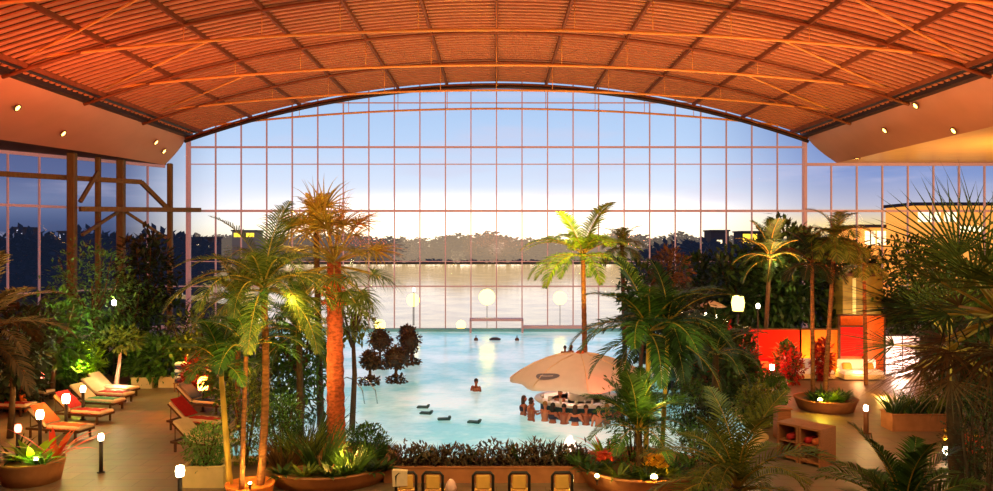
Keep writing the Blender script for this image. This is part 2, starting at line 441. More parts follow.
# ---------------- facade
FY = 55.0; FB = -.27
def facade_main():
    m_ = MB(); xs = [-SP+2*SP*i/48 for i in range(49)]
    vs = [(x,FY,FB) for x in xs]+[(x,FY,rz_(x)+.04) for x in xs]
    m_.add(vs, [(i,i+1,50+i,49+i) for i in range(48)])
    w = m_.build('window_1', M['pane']); w['kind'] = 'structure'
    for k in range(-12, 13):
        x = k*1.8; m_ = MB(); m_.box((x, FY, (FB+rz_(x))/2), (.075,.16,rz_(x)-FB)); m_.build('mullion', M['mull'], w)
    for z, h in ((15.87,.07),(12.75,.13),(11.55,.06),(8.26,.16),(4.7,.06),(2.95,.09)):
        xe = 21.7; 
        if z > 14: xe = math.sqrt(max(0,(AZ-z)/1.02*2*RR))
        xe = min(xe, 21.7)
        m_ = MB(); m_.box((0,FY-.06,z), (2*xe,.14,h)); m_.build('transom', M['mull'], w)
    m_ = MB()
    for a, b in ((-SP,-1.8),(1.8,SP)): m_.box(((a+b)/2,FY-.05,-.12), (b-a,.3,.22))
    m_.build('sill', M['mull'], w)
    m_ = MB(); m_.tube([(x, FY-.5, rz_(x)-.72) for x in xs], .12, 8); m_.build('arch_beam', M['metald'], w)
    for sx in (-1,1):
        m_ = MB(); m_.box((sx*21.75,FY,6.7), (.2,.3,14)); m_.build('end_post', M['mull'], w)
    m_ = MB()
    for sx in (-1,1): m_.box((sx*1.8,FY-.7,.2), (.12,.9,1.1)); 
    m_.box((0,FY-.7,.68), (3.72,.9,.16)); m_.build('portal_frame', M['mull'], w)
    m_ = MB(); m_.box((4.2,FY-.3,.12), (4.8,.4,.2)); m_.build('side_ledge', M['mull'], w)
facade_main()
def facade_side(name, a, b, zt, offs):
    a = Vector((*a,0)); b = Vector((*b,0)); d = b-a; L = d.length; d.normalize(); an = math.atan2(d.y, d.x)
    m_ = MB(); m_.add([(a.x,a.y,FB),(b.x,b.y,FB),(b.x,b.y,zt),(a.x,a.y,zt)], [(0,1,2,3)])
    w = m_.build(name, M['pane']); w['kind'] = 'structure'
    x = offs
    while x < L:
        p = a+d*x; m_ = MB(); m_.box((p.x,p.y,(zt+FB)/2), (.085,.16,zt-FB), an); m_.build('mullion', M['mull'], w); x += 1.8
    for z, h in ((8.26,.16),(2.95,.09),(.1,.2),(zt-.1,.2)):
        p = a+d*L/2; m_ = MB(); m_.box((p.x,p.y,z), (L,.14,h), an); m_.build('transom', M['mull'], w)
facade_side('window_2', (SP,55), (RX,55), ZR, 1.8)
facade_side('window_3', (-SP,55), (-23.4,55), ZL+2, .0)
facade_side('window_4', (-23.4,55), (LX,42), ZL, 1.3)

# timber frame inside the angled glass
cols = [(72,47.3,.42),(98,49.6,.28),(121,51.2,.42),(170,53.6,.3)]
names = ['brown timber column behind the bushy trees','thin grey-brown timber column between the two thick ones','thick bright olive timber column above the round dark tree','slim timber column standing beside the end of the arched glass front']
for (px, Y, w), lb in zip(cols, names):
    m_ = MB(); x = X_(px, Y); m_.box((x, Y, 5.72), (w*1.15,w,11.5), bev=.05)
    o = m_.build('timber_column', M['woodt']); tag(o, lb, 'column', 'timber columns of the gallery frame')
def beam(p, q, w, label, m=M['woodt']):
    m_ = MB(); m_.bar(p, q, w, w); tag(m_.build('timber_beam', m), label, 'beam', 'timber beams of the gallery frame')
beam(at(-12,173,44.6), at(141,182,51.6), .3, 'long upper timber beam running in front of the angled glass')
beam(at(141,182,51.6), at(168,209,53.2), .26, 'sloping timber brace dropping from the upper beam to the slim column')
beam(at(80,209,47), at(200,210,54), .3, 'level lower timber beam behind the thick olive column')
beam(at(118,212,50.8), at(82,235,47.4), .17, 'timber brace falling toward the brown column from the lower beam')
beam(at(126,212,51.4), at(166,238,53.3), .17, 'timber brace falling toward the slim column from the lower beam')
beam(at(80,202,48), at(98,172,49.2), .2, 'short steep timber brace between the brown and the thin column')

# ================================================================== OUTSIDE
mb = MB(); mb.add([(-260,55.2,-.35),(260,55.2,-.35),(260,262,-.35),(-260,262,-.35)], [(0,1,2,3)])
tag(mb.build('lake_water', M['lake']), 'still brown-grey lake beyond the glass with the sunset glow partly painted in', 'water', kind='stuff')
mb = MB(); mb.add([(-400,235,-.2),(400,235,-.2),(500,700,2),(-500,700,2)], [(0,1,2,3)]); mb.add([(-400,235,-.6),(400,235,-.6),(400,235,-.2),(-400,235,-.2)], [(0,1,2,3)])
o = mb.build('far_shore', mat('shore_ground', (84,74,60), .95, var=.3, scale=.1)); o['kind'] = 'structure'
# nearer banks left and right
mb = MB(); mb.poly_prism([(-34,42),(-23.6,55.6),(-24,75),(-60,110),(-140,110),(-140,42)], -.34, -.1); o = mb.build('lake_bank', mat('bank_ground', (40,44,34), .95, var=.3)); o['kind']='structure'
mb = MB(); mb.poly_prism([(14,55.3),(60,55.3),(140,60),(140,110),(50,110),(22,80)], -.34, -.1); o = mb.build('lake_bank', MATS['bank_ground']); o['kind']='structure'

def foliage(N, sx, sy, sz, ls, seed, shell=.55, lw=.55, droop=.3, flat=False):
    r = random.Random(seed); m_ = MB()
    for i in range(N):
        while True:
            q = Vector((r.uniform(-1,1), r.uniform(-1,1), r.uniform(-1,1)))
            if shell < q.length < 1: break
        bumpy = 1+.28*noise.noise(q*2.6+Vector((seed,0,0)))
        p = Vector((q.x*sx, q.y*sy, q.z*sz))*bumpy
        d = (q.normalized()*.8+Vector((r.uniform(-1,1), r.uniform(-1,1), r.uniform(-.9,.7)))*.9).normalized()
        m_.blade(p, d, ls*r.uniform(.7,1.35), ls*lw*r.uniform(.7,1.2), droop, 2, up=Vector((r.uniform(-.5,.5), r.uniform(-.5,.5), 1)).normalized(), wp=(.3,1,0))
    return m_
# far trees
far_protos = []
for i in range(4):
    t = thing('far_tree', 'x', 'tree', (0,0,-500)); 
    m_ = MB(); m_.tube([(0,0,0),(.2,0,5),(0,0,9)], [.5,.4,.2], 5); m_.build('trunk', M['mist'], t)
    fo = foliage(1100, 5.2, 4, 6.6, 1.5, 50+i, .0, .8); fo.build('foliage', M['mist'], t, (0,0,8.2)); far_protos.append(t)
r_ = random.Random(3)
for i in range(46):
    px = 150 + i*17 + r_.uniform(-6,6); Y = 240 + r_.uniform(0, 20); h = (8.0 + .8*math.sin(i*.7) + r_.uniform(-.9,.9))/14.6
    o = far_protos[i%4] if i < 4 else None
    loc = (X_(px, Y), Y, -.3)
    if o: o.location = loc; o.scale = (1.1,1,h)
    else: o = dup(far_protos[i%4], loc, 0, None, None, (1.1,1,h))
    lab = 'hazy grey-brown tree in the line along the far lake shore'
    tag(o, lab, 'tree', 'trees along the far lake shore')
    for c in o.children: c.material_slots[0].link = 'OBJECT'; c.material_slots[0].material = M['mist_glow_dim'] if (px > 625 or px < 400) else M['mist']  # brighter painted haze toward the sunset, dimmer copy elsewhere
# dusk trees nearer on both sides (darker)
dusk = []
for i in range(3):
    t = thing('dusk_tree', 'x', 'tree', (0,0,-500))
    m_ = MB(); m_.tube([(0,0,0),(.1,0,3),(0,0,5)], [.3,.25,.1], 5); m_.build('trunk', M['dusk_glow'], t)
    fo = foliage(800, 3.4, 3, 3.4, .9, 80+i, .0, .8); fo.build('foliage', M['dusk_glow'], t, (0,0,3.6)); dusk.append(t)
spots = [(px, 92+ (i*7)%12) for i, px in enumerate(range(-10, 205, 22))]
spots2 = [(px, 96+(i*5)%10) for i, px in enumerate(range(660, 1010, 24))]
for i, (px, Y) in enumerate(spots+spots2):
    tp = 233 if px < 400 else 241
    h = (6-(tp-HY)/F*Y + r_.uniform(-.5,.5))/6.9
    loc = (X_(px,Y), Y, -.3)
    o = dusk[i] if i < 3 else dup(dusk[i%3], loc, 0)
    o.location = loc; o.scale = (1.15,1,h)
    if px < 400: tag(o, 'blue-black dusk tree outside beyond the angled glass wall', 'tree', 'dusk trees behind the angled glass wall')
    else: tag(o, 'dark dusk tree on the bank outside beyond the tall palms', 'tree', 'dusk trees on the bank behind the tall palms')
# buildings
def building(px0, px1, pt, Y, m, label, wins, depth=6, base=-.3, wm=None):
    x0, x1 = X_(px0,Y), X_(px1,Y); zt = at(0,pt,Y).z
    t = thing('far_building', label, 'building', ((x0+x1)/2, Y, base))
    m_ = MB(); m_.box((0,depth/2,(zt-base)/2), (x1-x0,depth,zt-base)); m_.build('wall', m, t)
    m_ = MB(); m_.box((0,depth/2,zt-base+.1), (x1-x0+.5,depth+.5,.35)); m_.build('roof', M['bldg'], t)
    for (a, b, c, d) in wins:
        p, q = at(a,b,Y), at(c,d,Y)
        m_ = MB(); m_.box(((p.x+q.x)/2-(x0+x1)/2, -.05, (p.z+q.z)/2-base), (q.x-p.x,.1,p.z-q.z)); wn = m_.build('window', wm or M['g_win'], t)
        m_ = MB(); m_.box(((p.x+q.x)/2-(x0+x1)/2, -.12, (p.z+q.z)/2-base), (.12,.06,p.z-q.z)); m_.build('window_bar', M['bldg'], wn)
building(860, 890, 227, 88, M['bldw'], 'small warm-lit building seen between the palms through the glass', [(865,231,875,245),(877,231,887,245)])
building(914, 1030, 205, 82, M['bldw'], 'long golden block with painted-in glow outside behind the spiky fan palm', [(960,226,984,232),(918,212,940,222),(944,212,956,222)], wm=M['g_down'] if 0 else M['g_win'])  # golden patch built as a block, its glow painted as emission
building(711, 729, 231, 180, M['bldg'], 'grey-violet tower block standing beyond the lake trees', [(717,240,722,244)])
building(741, 760, 232, 190, M['bldg'], 'low dark block with lit yellow top floor beyond the lake', [(743,234,757,243)], wm=M['g_yel'])
building(232, 256, 231, 205, mat('building_haze_glow', (104,98,100), .9, emit=(110,100,100), estr=.35), 'distant block with yellow windows above the arching palm', [(234,233,242,237),(246,233,254,237)], wm=M['g_yel'])  # haze over the block painted as weak emission
building(14, 24, 228, 180, M['bldg'], 'slim distant block with a pale lit window in the dusk, farthest along the angled glass', [(17,230,22,237)], wm=M['g_city'])
building(58, 76, 232, 180, M['bldg'], 'wide distant block with pale lit windows behind the timber column', [(60,234,64,239),(68,235,74,239)], wm=M['g_city'])
building(190, 212, 238, 175, M['bldg'], 'dark low lakeside house with bright windows past the slim column', [(193,242,199,247),(202,243,209,248)])

def standin(px, py, Y, r, label, m='g_big', e=120, col=(255,190,90), cat='lamp', base=-.35):  # made-up globes standing in for lamp reflections on glass and water
    p = at(px,py,Y); t = thing('lamp_reflection_globe', label, cat, (p.x,p.y,base))
    m_ = MB(); m_.sphere((0,0,p.z-base), r, 14); m_.build('globe', M[m], t)
    m_ = MB(); m_.tube([(0,0,0),(0,0,p.z-base-r)], .025, 6); m_.build('pole', M['metald'], t)
standin(413,300,60,.5, 'glowing yellow globe lantern added for a lamp reflection outside the glass beside the tall date palm')
standin(487,297,60,.62, 'glowing yellow globe lantern added for a lamp reflection outside behind the middle of the glass front')
standin(560,298,60,.52, 'glowing yellow globe lantern added for a lamp reflection outside behind the yellow-lit palm')
standin(380,325,58,.42, 'low yellow globe lantern added for a lamp reflection outside just above the clipped pool trees')
standin(461,325,58,.36, 'low pale globe lantern added for a lamp reflection outside at the foot of the glass beside the portal')

# ================================================================== PLANTS
def frond_mesh(L, a0, a1, nl, ll, lw, seed, droop=.8, fwd=.5, mi=0, stalk=.12, vee=.35, cap_=None):
    """feather frond: rachis leaves the origin along +X at angle a0 and arches to a1"""
    r = random.Random(seed); m_ = MB(); K = 14; p = Vector((0,0,0)); pts = [p.copy()]; ds = []
    sway = r.uniform(-.25,.25)
    for i in range(K):
        t = (i+.5)/K; a = R(a0+(a1-a0)*t**1.15); d = Vector((math.cos(a), sway*t, math.sin(a))).normalized(); ds.append(d)
        p = p + d*L/K; pts.append(p.copy())
    m_.cur = 1; m_.tube(pts, [max(.006,.028*L/2.4*(1-i/(K+1))) for i in range(K+1)], 5); m_.cur = 0
    for j in range(nl):
        t = stalk+(1-stalk)*j/(nl-1); q = t*K; i = min(int(q), K-1); pp = pts[i].lerp(pts[i+1], q-i); d = ds[i]
        side0 = d.cross(Vector((0,0,1))).normalized(); upv = side0.cross(d)
        s_ = math.sin(math.pi*min(1,(t-stalk)/(1-stalk)*.86+.14))**.6
        for sg in (-1,1):
            dd = (side0*sg + d*(fwd+.7*t) + upv*(vee+r.uniform(-.15,.15))).normalized()
            m_.blade(pp, dd, ll*s_*r.uniform(.85,1.1)+.02, lw, droop*r.uniform(.7,1.2), 3, up=upv, wp=(.6,1,.7,0))
    return m_
def frond_set(key, L, nl, ll, lw, leafm, ribm, tiers, **k):
    out = []
    for ti_, (a0, a1) in enumerate(tiers):
        out.append([frond_mesh(L*(1-.03*v), a0+3*v, a1-5*v, nl, ll, lw, hash((ti_, v)) & 255, **k).mesh('frond', [M[leafm], M[ribm]]) for v in range(2)])
    return out
def crown(root, z, x0, y0, fs, counts, seed, sc=1.0, zr=.35, name='frond'):
    r = random.Random(seed)
    for tier, nn in enumerate(counts):
        off = r.uniform(0, 6.28)
        for i in range(nn):
            o = link(name, fs[tier][i%2], root, (x0, y0, z-.05*tier))
            o.rotation_euler = (r.uniform(-.12,.12), r.uniform(-.1,.1), off+2*math.pi*i/nn+r.uniform(-.22,.22)); s = sc*r.uniform(.86,1.12); o.scale = (s,s,s)
def palm(label, base, top, r0, r1, bark, fs, counts, seed, sc=1.0, bend=0, group=None, rings=True, name='palm_tree', extra=None, cshaft=None):
    base = Vector(base); top = Vector(top); t = thing(name, label, 'palm', base, 0, group)
    h = top-base; K = max(10, int(h.z*6)); pts = []; rs = []
    for i in range(K+1):
        q = i/K; pts.append(Vector((h.x*q + bend*math.sin(math.pi*q), h.y*q, h.z*q))); rs.append((r0+(r1-r0)*q)*(1.06 if (i%2 and rings) else .96))
    m_ = MB(); m_.tube(pts, rs, 10); m_.build('trunk', M[bark], t)
    if cshaft:
        m_ = MB(); m_.tube([pts[-1]-Vector((0,0,.1)), pts[-1]+Vector((0,0,.15)), pts[-1]+Vector((0,0,cshaft))], [r1*1.25, r1*1.5, r1*.7], 8); m_.build('crown_shaft', M['olive'], t)
    crown(t, h.z+(cshaft or 0)*.6, h.x, h.y, fs, counts, seed, sc)
    return t
def fan_leaf(Lp, a0, Lb, nb, wb, seed, leafm, spread=130, droop=.25, stemm='stemy'):
    r = random.Random(seed); m_ = MB(); a = R(a0); d = Vector((math.cos(a),0,math.sin(a))); up = Vector((-math.sin(a),0,math.cos(a)))
    m_.cur = 1; m_.tube([(0,0,0), d*Lp*.5+Vector((0,0,.03)), d*Lp], [.03,.02,.016], 5); m_.cur = 0
    hp = d*Lp; side = Vector((0,1,0))
    for i in range(nb):
        an = R(-spread+2*spread*i/(nb-1)); dd = d*math.cos(an)+side*math.sin(an)+up*r.uniform(-.05,.12)
        m_.blade(hp, dd, Lb*(.72+.28*math.cos(an*.6))*r.uniform(.92,1.06), wb, droop*r.uniform(.5,1.3), 4, up=up, wp=(.35,1,.8,.4,0))
    return m_.mesh('fan_leaf', [M[leafm], M[stemm]])

T3 = [(78,15),(48,-35),(12,-70)]; T4 = [(82,40),(58,-10),(30,-55),(-10,-80)]
FS_A = frond_set('a', 2.3, 30, .55, .05, 'olive', 'stemy', T4)          # mid olive arching
FS_AL = frond_set('al', 2.45, 34, .5, .038, 'olive', 'stemy', [(80,25),(58,-30),(34,-62),(5,-80)])
FS_AD = frond_set('ad', 2.2, 30, .55, .055, 'leaf', 'stemy', T4)
FS_D = frond_set('d', 2.2, 30, .6, .055, 'dark', 'stemy', T4)
FS_B = frond_set('b', 2.0, 34, .42, .045, 'gold', 'stemy', [(84,45),(60,-5),(28,-55),(-15,-82)])
FS_BO = frond_set('bo', 2.0, 34, .42, .045, 'olive', 'stemy', [(84,45),(60,-5),(28,-55),(-15,-82)])
FS_Y = frond_set('y', 2.3, 28, .5, .06, 'lime', 'stemy', [(70,20),(42,-35),(10,-65)])
FS_G = frond_set('g', 1.5, 24, .45, .045, 'olive', 'bark', [(75,0),(45,-60),(5,-85)])
FS_K = frond_set('k', 1.6, 26, .45, .05, 'black', 'bark', T3)

def tree(label, base, H, cw, ch, m, ls, N, seed, cat='tree', name='leafy_tree', group=None, trunk='barkdark', tr=.1, lw=.5, shell=.35, sy=None, branch=True):
    t = thing(name, label, cat, base, 0, group)
    if branch:
        m_ = MB(); r = random.Random(seed); zt = max(.3, H-ch*1.1)
        m_.tube([(0,0,0),(.08,.02,zt*.5),(0,0,H-ch*.8)], [tr,tr*.8,tr*.4], 8)
        for k in range(5):
            a = 6.28*k/5+r.random(); m_.tube([(0,0,zt*.75),(math.cos(a)*cw*.25,math.sin(a)*cw*.25,zt+.2),(math.cos(a)*cw*.38,math.sin(a)*cw*.38,zt+ch*.8)], [tr*.5,tr*.35,.01], 5)
        m_.build('trunk', M[trunk], t)
    fo = foliage(N, cw/2, (sy or cw/2), ch, ls, seed, shell, lw); fo.build('foliage', M[m], t, (0,0,H-ch)); return t
def bush(label, px, Y, H, W, m, seed, ls=.28, N=None, z0=0, name='bush', cat='bush', lw=.45, group=None, D=None):
    t = thing(name, label, cat, (X_(px,Y),Y,z0), 0, group); r = random.Random(seed)
    m_ = MB()
    for k in range(7):
        a = 6.28*k/7+r.random(); m_.tube([(0,0,0),(math.cos(a)*W*.14,math.sin(a)*W*.14,H*.4),(math.cos(a)*W*.3,math.sin(a)*W*.3,H*.85)], [.03,.02,.006], 5)
    m_.build('stem', M['barkdark'], t)
    N = N or int(min(1500, max(220, 55*W*H/(ls*ls)*.55)))
    fo = foliage(N, W/2, (D or W)/2, H*.52, ls, seed, .25, lw); fo.build('foliage', M[m], t, (0,0,H*.5)); return t
def grass(label, pos, H, W, N, m, seed, w=.03, name='grass_clump', cat='grass', lean=.5, droop=.9, group=None, sc=(1,1)):
    r = random.Random(seed); t = thing(name, label, cat, pos, 0, group); m_ = MB()
    for i in range(N):
        a = r.uniform(0,6.28); q = math.sqrt(r.random())*W*.3; p = (math.cos(a)*q*sc[0], math.sin(a)*q*sc[1], 0); b = a+r.uniform(-.7,.7)
        m_.blade(p, (math.cos(b)*lean*r.uniform(.3,1.3), math.sin(b)*lean*r.uniform(.3,1.3), 1), H*r.uniform(.7,1.25), w, droop*r.uniform(.5,1.3), 4, up=Vector((math.cos(b),math.sin(b),0)).cross(Vector((0,0,1))) if 0 else Vector((math.sin(b),-math.cos(b),.2)), wp=(.6,1,.8,.5,0))
    m_.build('blades', M[m], t); return t
def rosette(label, pos, H, N, ml, mf, seed, w=.11, name='bromeliad', cat='plant', group=None, flowers=14):
    r = random.Random(seed); t = thing(name, label, cat, pos, 0, group); m_ = MB()
    for i in range(N):
        a = r.uniform(0,6.28); e = r.uniform(.35,1.6)
        m_.blade((math.cos(a)*.04,math.sin(a)*.04,0), (math.cos(a),math.sin(a),e), H*r.uniform(.7,1.15), w, r.uniform(.4,1.1), 4, wp=(.5,.9,1,.6,0))
    m_.build('leaves', M[ml], t)
    if mf:
        for k in range(flowers):
            m_ = MB()
            a = r.uniform(0,6.28); q = r.uniform(.02,H*.55); c = Vector((math.cos(a)*q, math.sin(a)*q, H*r.uniform(.45,1.0)))
            for j in range(5):
                b = 6.28*j/5; m_.blade(c, (math.cos(b),math.sin(b),.9), .12, .06, .3, 2, wp=(.5,1,0))
            m_.build('flower', M[mf], t)
    return t

# ---- planters
def round_planter(label, c, r, h, z0=0, m='terra', sy=1.0):
    t = thing('round_planter', label, 'planter', (*c[:2], z0))
    m_ = MB(); m_.lathe([(r*.86,0),(r*.94,h*.5),(r,h*.9),(r*1.03,h),(r*.93,h),(r*.92,h-.07)], 40, sy=sy); m_.build('bowl', M[m], t)
    m_ = MB(); m_.lathe([(0,h-.08),(r*.92,h-.08)], 32, sy=sy); m_.build('soil', M['soil'], t); return t
def box_planter(label, c, w, d, h, m='cream', rz=0):
    t = thing('box_planter', label, 'planter', (*c[:2], 0), rz); th = .05; m_ = MB()
    m_.box((0,-d/2+th/2,h/2),(w,th,h)); m_.box((0,d/2-th/2,h/2),(w,th,h)); m_.box((-w/2+th/2,0,h/2),(th,d-2*th,h)); m_.box((w/2-th/2,0,h/2),(th,d-2*th,h)); m_.box((0,0,.03),(w-2*th,d-2*th,.06))
    m_.build('box', M[m], t); m_ = MB()
    m_.box((0,-d/2+.03,h+.012),(w+.06,.1,.03)); m_.box((0,d/2-.03,h+.012),(w+.06,.1,.03)); m_.box((-w/2+.03,0,h+.012),(.1,d-.16,.03)); m_.box((w/2-.03,0,h+.012),(.1,d-.16,.03)); m_.build('rim', M[m], t)
    m_ = MB(); m_.box((0,0,h-.07),(w-2*th,d-2*th,.04)); m_.build('soil', M['soil'], t); return t

PB = (-4.3, 20.2)    # palm bed
round_planter('wide low orange-brown planter bed round the foot of the thick red trunk', PB, 1.75, .42)
PD = (3.6, 19.5)
round_planter('wide terracotta planter under the dark clump palm by the bar', PD, 1.55, .5)
PE = (11.9, 28.2)
round_planter('round terracotta planter holding the tall twin drooping palms on the lit path', PE, 1.08, .42)
PL = (X_(32,19.7), 19.7)
round_planter('round terracotta planter with red and lime spotlit leaves at the path edge', PL, .76, .55)
PA = (X_(250,18.2), 18.2)
round_planter('red-brown pot at the foot of the slender arching palms beside the cream box', PA, .55, .4, m='orange')
box_planter('cream rectangular planter box with a clipped green shrub beside the path lamp', (X_(207,19.4), 19.4), 1.02, .6, .5)
box_planter('cream box planter at the far end of the lounger path, by the slanted white trunk', (X_(142,32.2),32.4), .85, .5, .42)
box_planter('cream box planter at the far end of the lounger path, by the striped towel stack', (X_(169,32.4),32.6), .85, .5, .42)
BP = (X_(920,25.0), 25.2)
box_planter('long terracotta box planter full of spiky grass under the fan palm', BP, 1.95, .75, .52, 'terra')
HT = (X_(488,19.9), 19.9)
box_planter('long orange-brown trough of low dark hedge along the near pool edge', HT, 5.2, .8, .38, 'terra')

# hedge (leaves of the trough)
m_ = MB(); r_ = random.Random(11)
for i in range(2600):
    x = r_.uniform(-2.55,2.55); y = r_.uniform(-.36,.36); hz = .14+.5*(.5+.5*noise.noise(Vector((x*1.7,y*2,3))))+.12*r_.random()
    z = r_.uniform(0, hz); m_.blade((x,y,z), (r_.uniform(-1,1),r_.uniform(-1,1),r_.uniform(.1,1.4)), r_.uniform(.08,.18), .06, .3, 2, wp=(.4,1,0))
o = m_.build('low_hedge', M['maroon'], None, (HT[0],HT[1],.34)); tag(o, 'low dark reddish hedge growing in the long trough by the pool', 'hedge')
for i,(px,h) in enumerate(((425,.42),(440,.5),(468,.38),(505,.45),(520,.62),(541,.75),(556,.6),(572,.5))):
    tag(grass('thin upright reddish shoot rising out of the low trough hedge', (X_(px,19.9),19.95,.36), h, .2, 26, 'maroon' if i%2 else 'dark', 40+i, w=.05, name='hedge_shoot', cat='plant', lean=.5, group='shoots rising from the trough hedge'))

# ---- main palms
palm('slender arching olive palm on a thin orange trunk, tallest of the near clump', (X_(259,18.2),18.3,.33), at(264,296,18.6), .095, .075, 'bark', FS_AL, (3,9,11,6), 21, .96, bend=.08, cshaft=.45)
palm('thin yellow-trunked young palm rising next to the cream shrub box', (X_(229,18.3),18.35,.33), at(221,372,18.5), .075, .055, 'stemy', FS_AD, (4,6,6,0), 22, .62, cshaft=.3)
palm('short leaning young palm between the two taller near ones', (X_(243,18.1),18.0,.33), at(246,352,18.2), .06, .05, 'bark', FS_AD, (4,6,5,0), 23, .72, cshaft=.3)
t = palm('massive red-barked palm with golden fan-leaved crown and orange fruit left of the pool', (X_(338,20.8),20.6,.33), at(334,262,21.2), .25, .19, 'barkred', FS_B, (0,0,0,0), 24)
FB_ = {}
r_ = random.Random(24); top = at(334,258,21.2)-t.location
for tier, (nn, e, mm) in enumerate(((5,74,'gold'),(9,46,'gold'),(11,18,'gold'),(12,-12,'olive'),(11,-42,'olive'))):
    ms_ = [fan_leaf(1.15+.2*v, e, .95, 20, .045, 90+tier*2+v, mm, 105, 1.0) for v in range(2)]
    for i in range(nn):
        o = link('fan_leaf', ms_[i%2], t, top-Vector((0,0,.07*tier))); s = r_.uniform(.8,1.12); o.scale = (s,s,s); o.rotation_euler = (r_.uniform(-.5,.5), 0, 6.28*i/nn+r_.uniform(-.3,.3)+tier*.4)
m_ = MB(); r_ = random.Random(5); off = at(334,290,20.85)-t.location
for i in range(260):
    a = r_.uniform(0,6.28); q = r_.uniform(.08,.34); m_.sphere((off.x+math.cos(a)*q, off.y+math.sin(a)*q-.12, off.z+r_.uniform(-.5,.45)*(1.1-q)), r_.uniform(.03,.05), 5)
m_.build('fruit_cluster', M['fruit'], t)['kind'] = 'stuff'
palm('golden feathery palm peeking up behind the crown of the red-barked one', (X_(318,25),25.4,0), at(316,232,25.4), .12, .09, 'barkdark', FS_B, (7,8,5,0), 26, .72)
palm('yellow-lit palm on a slim trunk rising behind the big canvas canopy', (X_(586,32),32.2,.1), at(583,258,32.2), .12, .09, 'bark', FS_Y, (2,8,9), 27, 1.3, cshaft=.3)
palm('small golden-brown palm close behind the yellow-lit one', (X_(626,36),36.2,0), at(622,246,36.2), .11, .09, 'barkdark', FS_G, (5,8,10), 28, .95)
palm('tall dark clump palm with upright yellow stem in the big terracotta planter', (X_(647,19.6),19.8,.42), at(649,336,19.9), .07, .06, 'stemy', FS_AD, (1,8,9,4), 29, 1.02, cshaft=.35)
palm('leaning companion stem of the dark clump palm, farther from the canopy', (X_(664,19.6),19.9,.42), at(668,330,20.2), .065, .05, 'stemy', FS_D, (1,6,8,3), 30, .9, cshaft=.35)
palm('low dense dark palm filling the front of the big terracotta planter', (X_(640,19.2),19.1,.42), at(638,428,19.2), .09, .08, 'barkdark', FS_AD, (10,12,8,0), 31, .74)
palm('drooping golden-fringed palm on a straight thin trunk above the lit path', (PE[0]-.0,PE[1]+.1,.34), at(835,236,28.3), .085, .07, 'bark', FS_G, (3,9,15), 32, 1.0)
palm('dark-crowned palm on the second thin trunk of the round path planter', (X_(813,28.6),28.6,.34), at(812,262,28.6), .08, .06, 'bark', FS_K, (6,9,9), 33, .95)
palm('brown-fronded palm drooping over the kiosk roof', (X_(866,33),33,0), at(864,262,33), .09, .07, 'bark', FS_G, (5,8,9), 34, .8)
palm('dark feather palm spreading its dark crown across the lower right of the pool', (X_(738,11.5),11.5,0), at(738,486,11.5), .12, .1, 'barkdark', FS_AL, (4,10,9,0), 35, .66)
palm('big dark green palm crown arching at the very bottom beside the lit path', (X_(905,10),10,0), at(905,522,10), .14, .12, 'barkdark', FS_AD, (5,12,9,0), 36, .6)
palm('brown-green feather palm leaning in from the far left edge', (X_(-22,12.5),12.5,0), at(-22,330,12.5), .12, .1, 'barkdark', frond_set('br',2.0,30,.42,.05,'brown','bark',T4), (4,7,7,2), 37, .78)
palm('small palm in the greenery beyond the slender near palms', (X_(238,25),25,0), at(238,300,25), .09, .07, 'bark', FS_A, (5,8,8,2), 38, .75)
palm('dark leafy palm screening the pool between the slender and the red trunk', (X_(300,22.5),22.6,0), at(299,330,22.6), .1, .08, 'barkdark', FS_AD, (6,8,8,4), 39, .8)
palm('tall dark palm in the thicket behind the round path planter', (X_(764,37.8),37.8,0), at(770,256,37.8), .12, .09, 'barkdark', FS_D, (6,8,8,3), 41, .9)
palm('low dark palm beside the twin stems, over the striped parasol', (X_(712,22),22,0), at(716,352,22), .1, .08, 'barkdark', FS_D, (5,8,8,2), 42, .66)

# fan palm
t = thing('fan_palm', 'huge spiky fan palm filling the right edge in front of the golden building', 'palm', (X_(1025,9),9,0))
top = at(1003,318,9)-t.location; m_ = MB(); m_.tube([(0,0,0),(0,0,1.5),top], [.2,.18,.14], 10); m_.build('trunk', M['barkdark'], t)
FL = [[fan_leaf(.7+.15*v, e, 1.15, 24, .028, 60+int(e)+v, mm, 80, .25) for v in range(2)] for e, mm in ((62,'olive'),(34,'olive'),(4,'dark'),(-28,'brown'))]
r_ = random.Random(8)
for tier, nn in enumerate((4,10,11,9)):
    for i in range(nn):
        o = link('fan_leaf', FL[tier][i%2], t, top); s = r_.uniform(.85,1.1); o.scale = (s,s,s); o.rotation_euler = (r_.uniform(-.5,.5), 0, 6.28*i/nn+r_.uniform(-.25,.25)+tier*.4)
t = thing('fan_palm', 'lower dark fan palm with broad pleated leaves beside the white-lit curtain', 'palm', (X_(960,14),14,0))
top = at(952,352,14)-t.location; m_ = MB(); m_.tube([(0,0,0),top], [.14,.12], 10); m_.build('trunk', M['barkdark'], t)
r_ = random.Random(18)
for tier, nn in enumerate((6,9,9)):
    for i in range(nn):
        o = link('fan_leaf', FL[tier+1 if tier else 0][i%2], t, top); s = r_.uniform(.85,1.1); o.scale = (s,s,s); o.rotation_euler = (r_.uniform(-.4,.4), 0, 6.28*i/nn+r_.uniform(-.25,.25)+tier*.4)

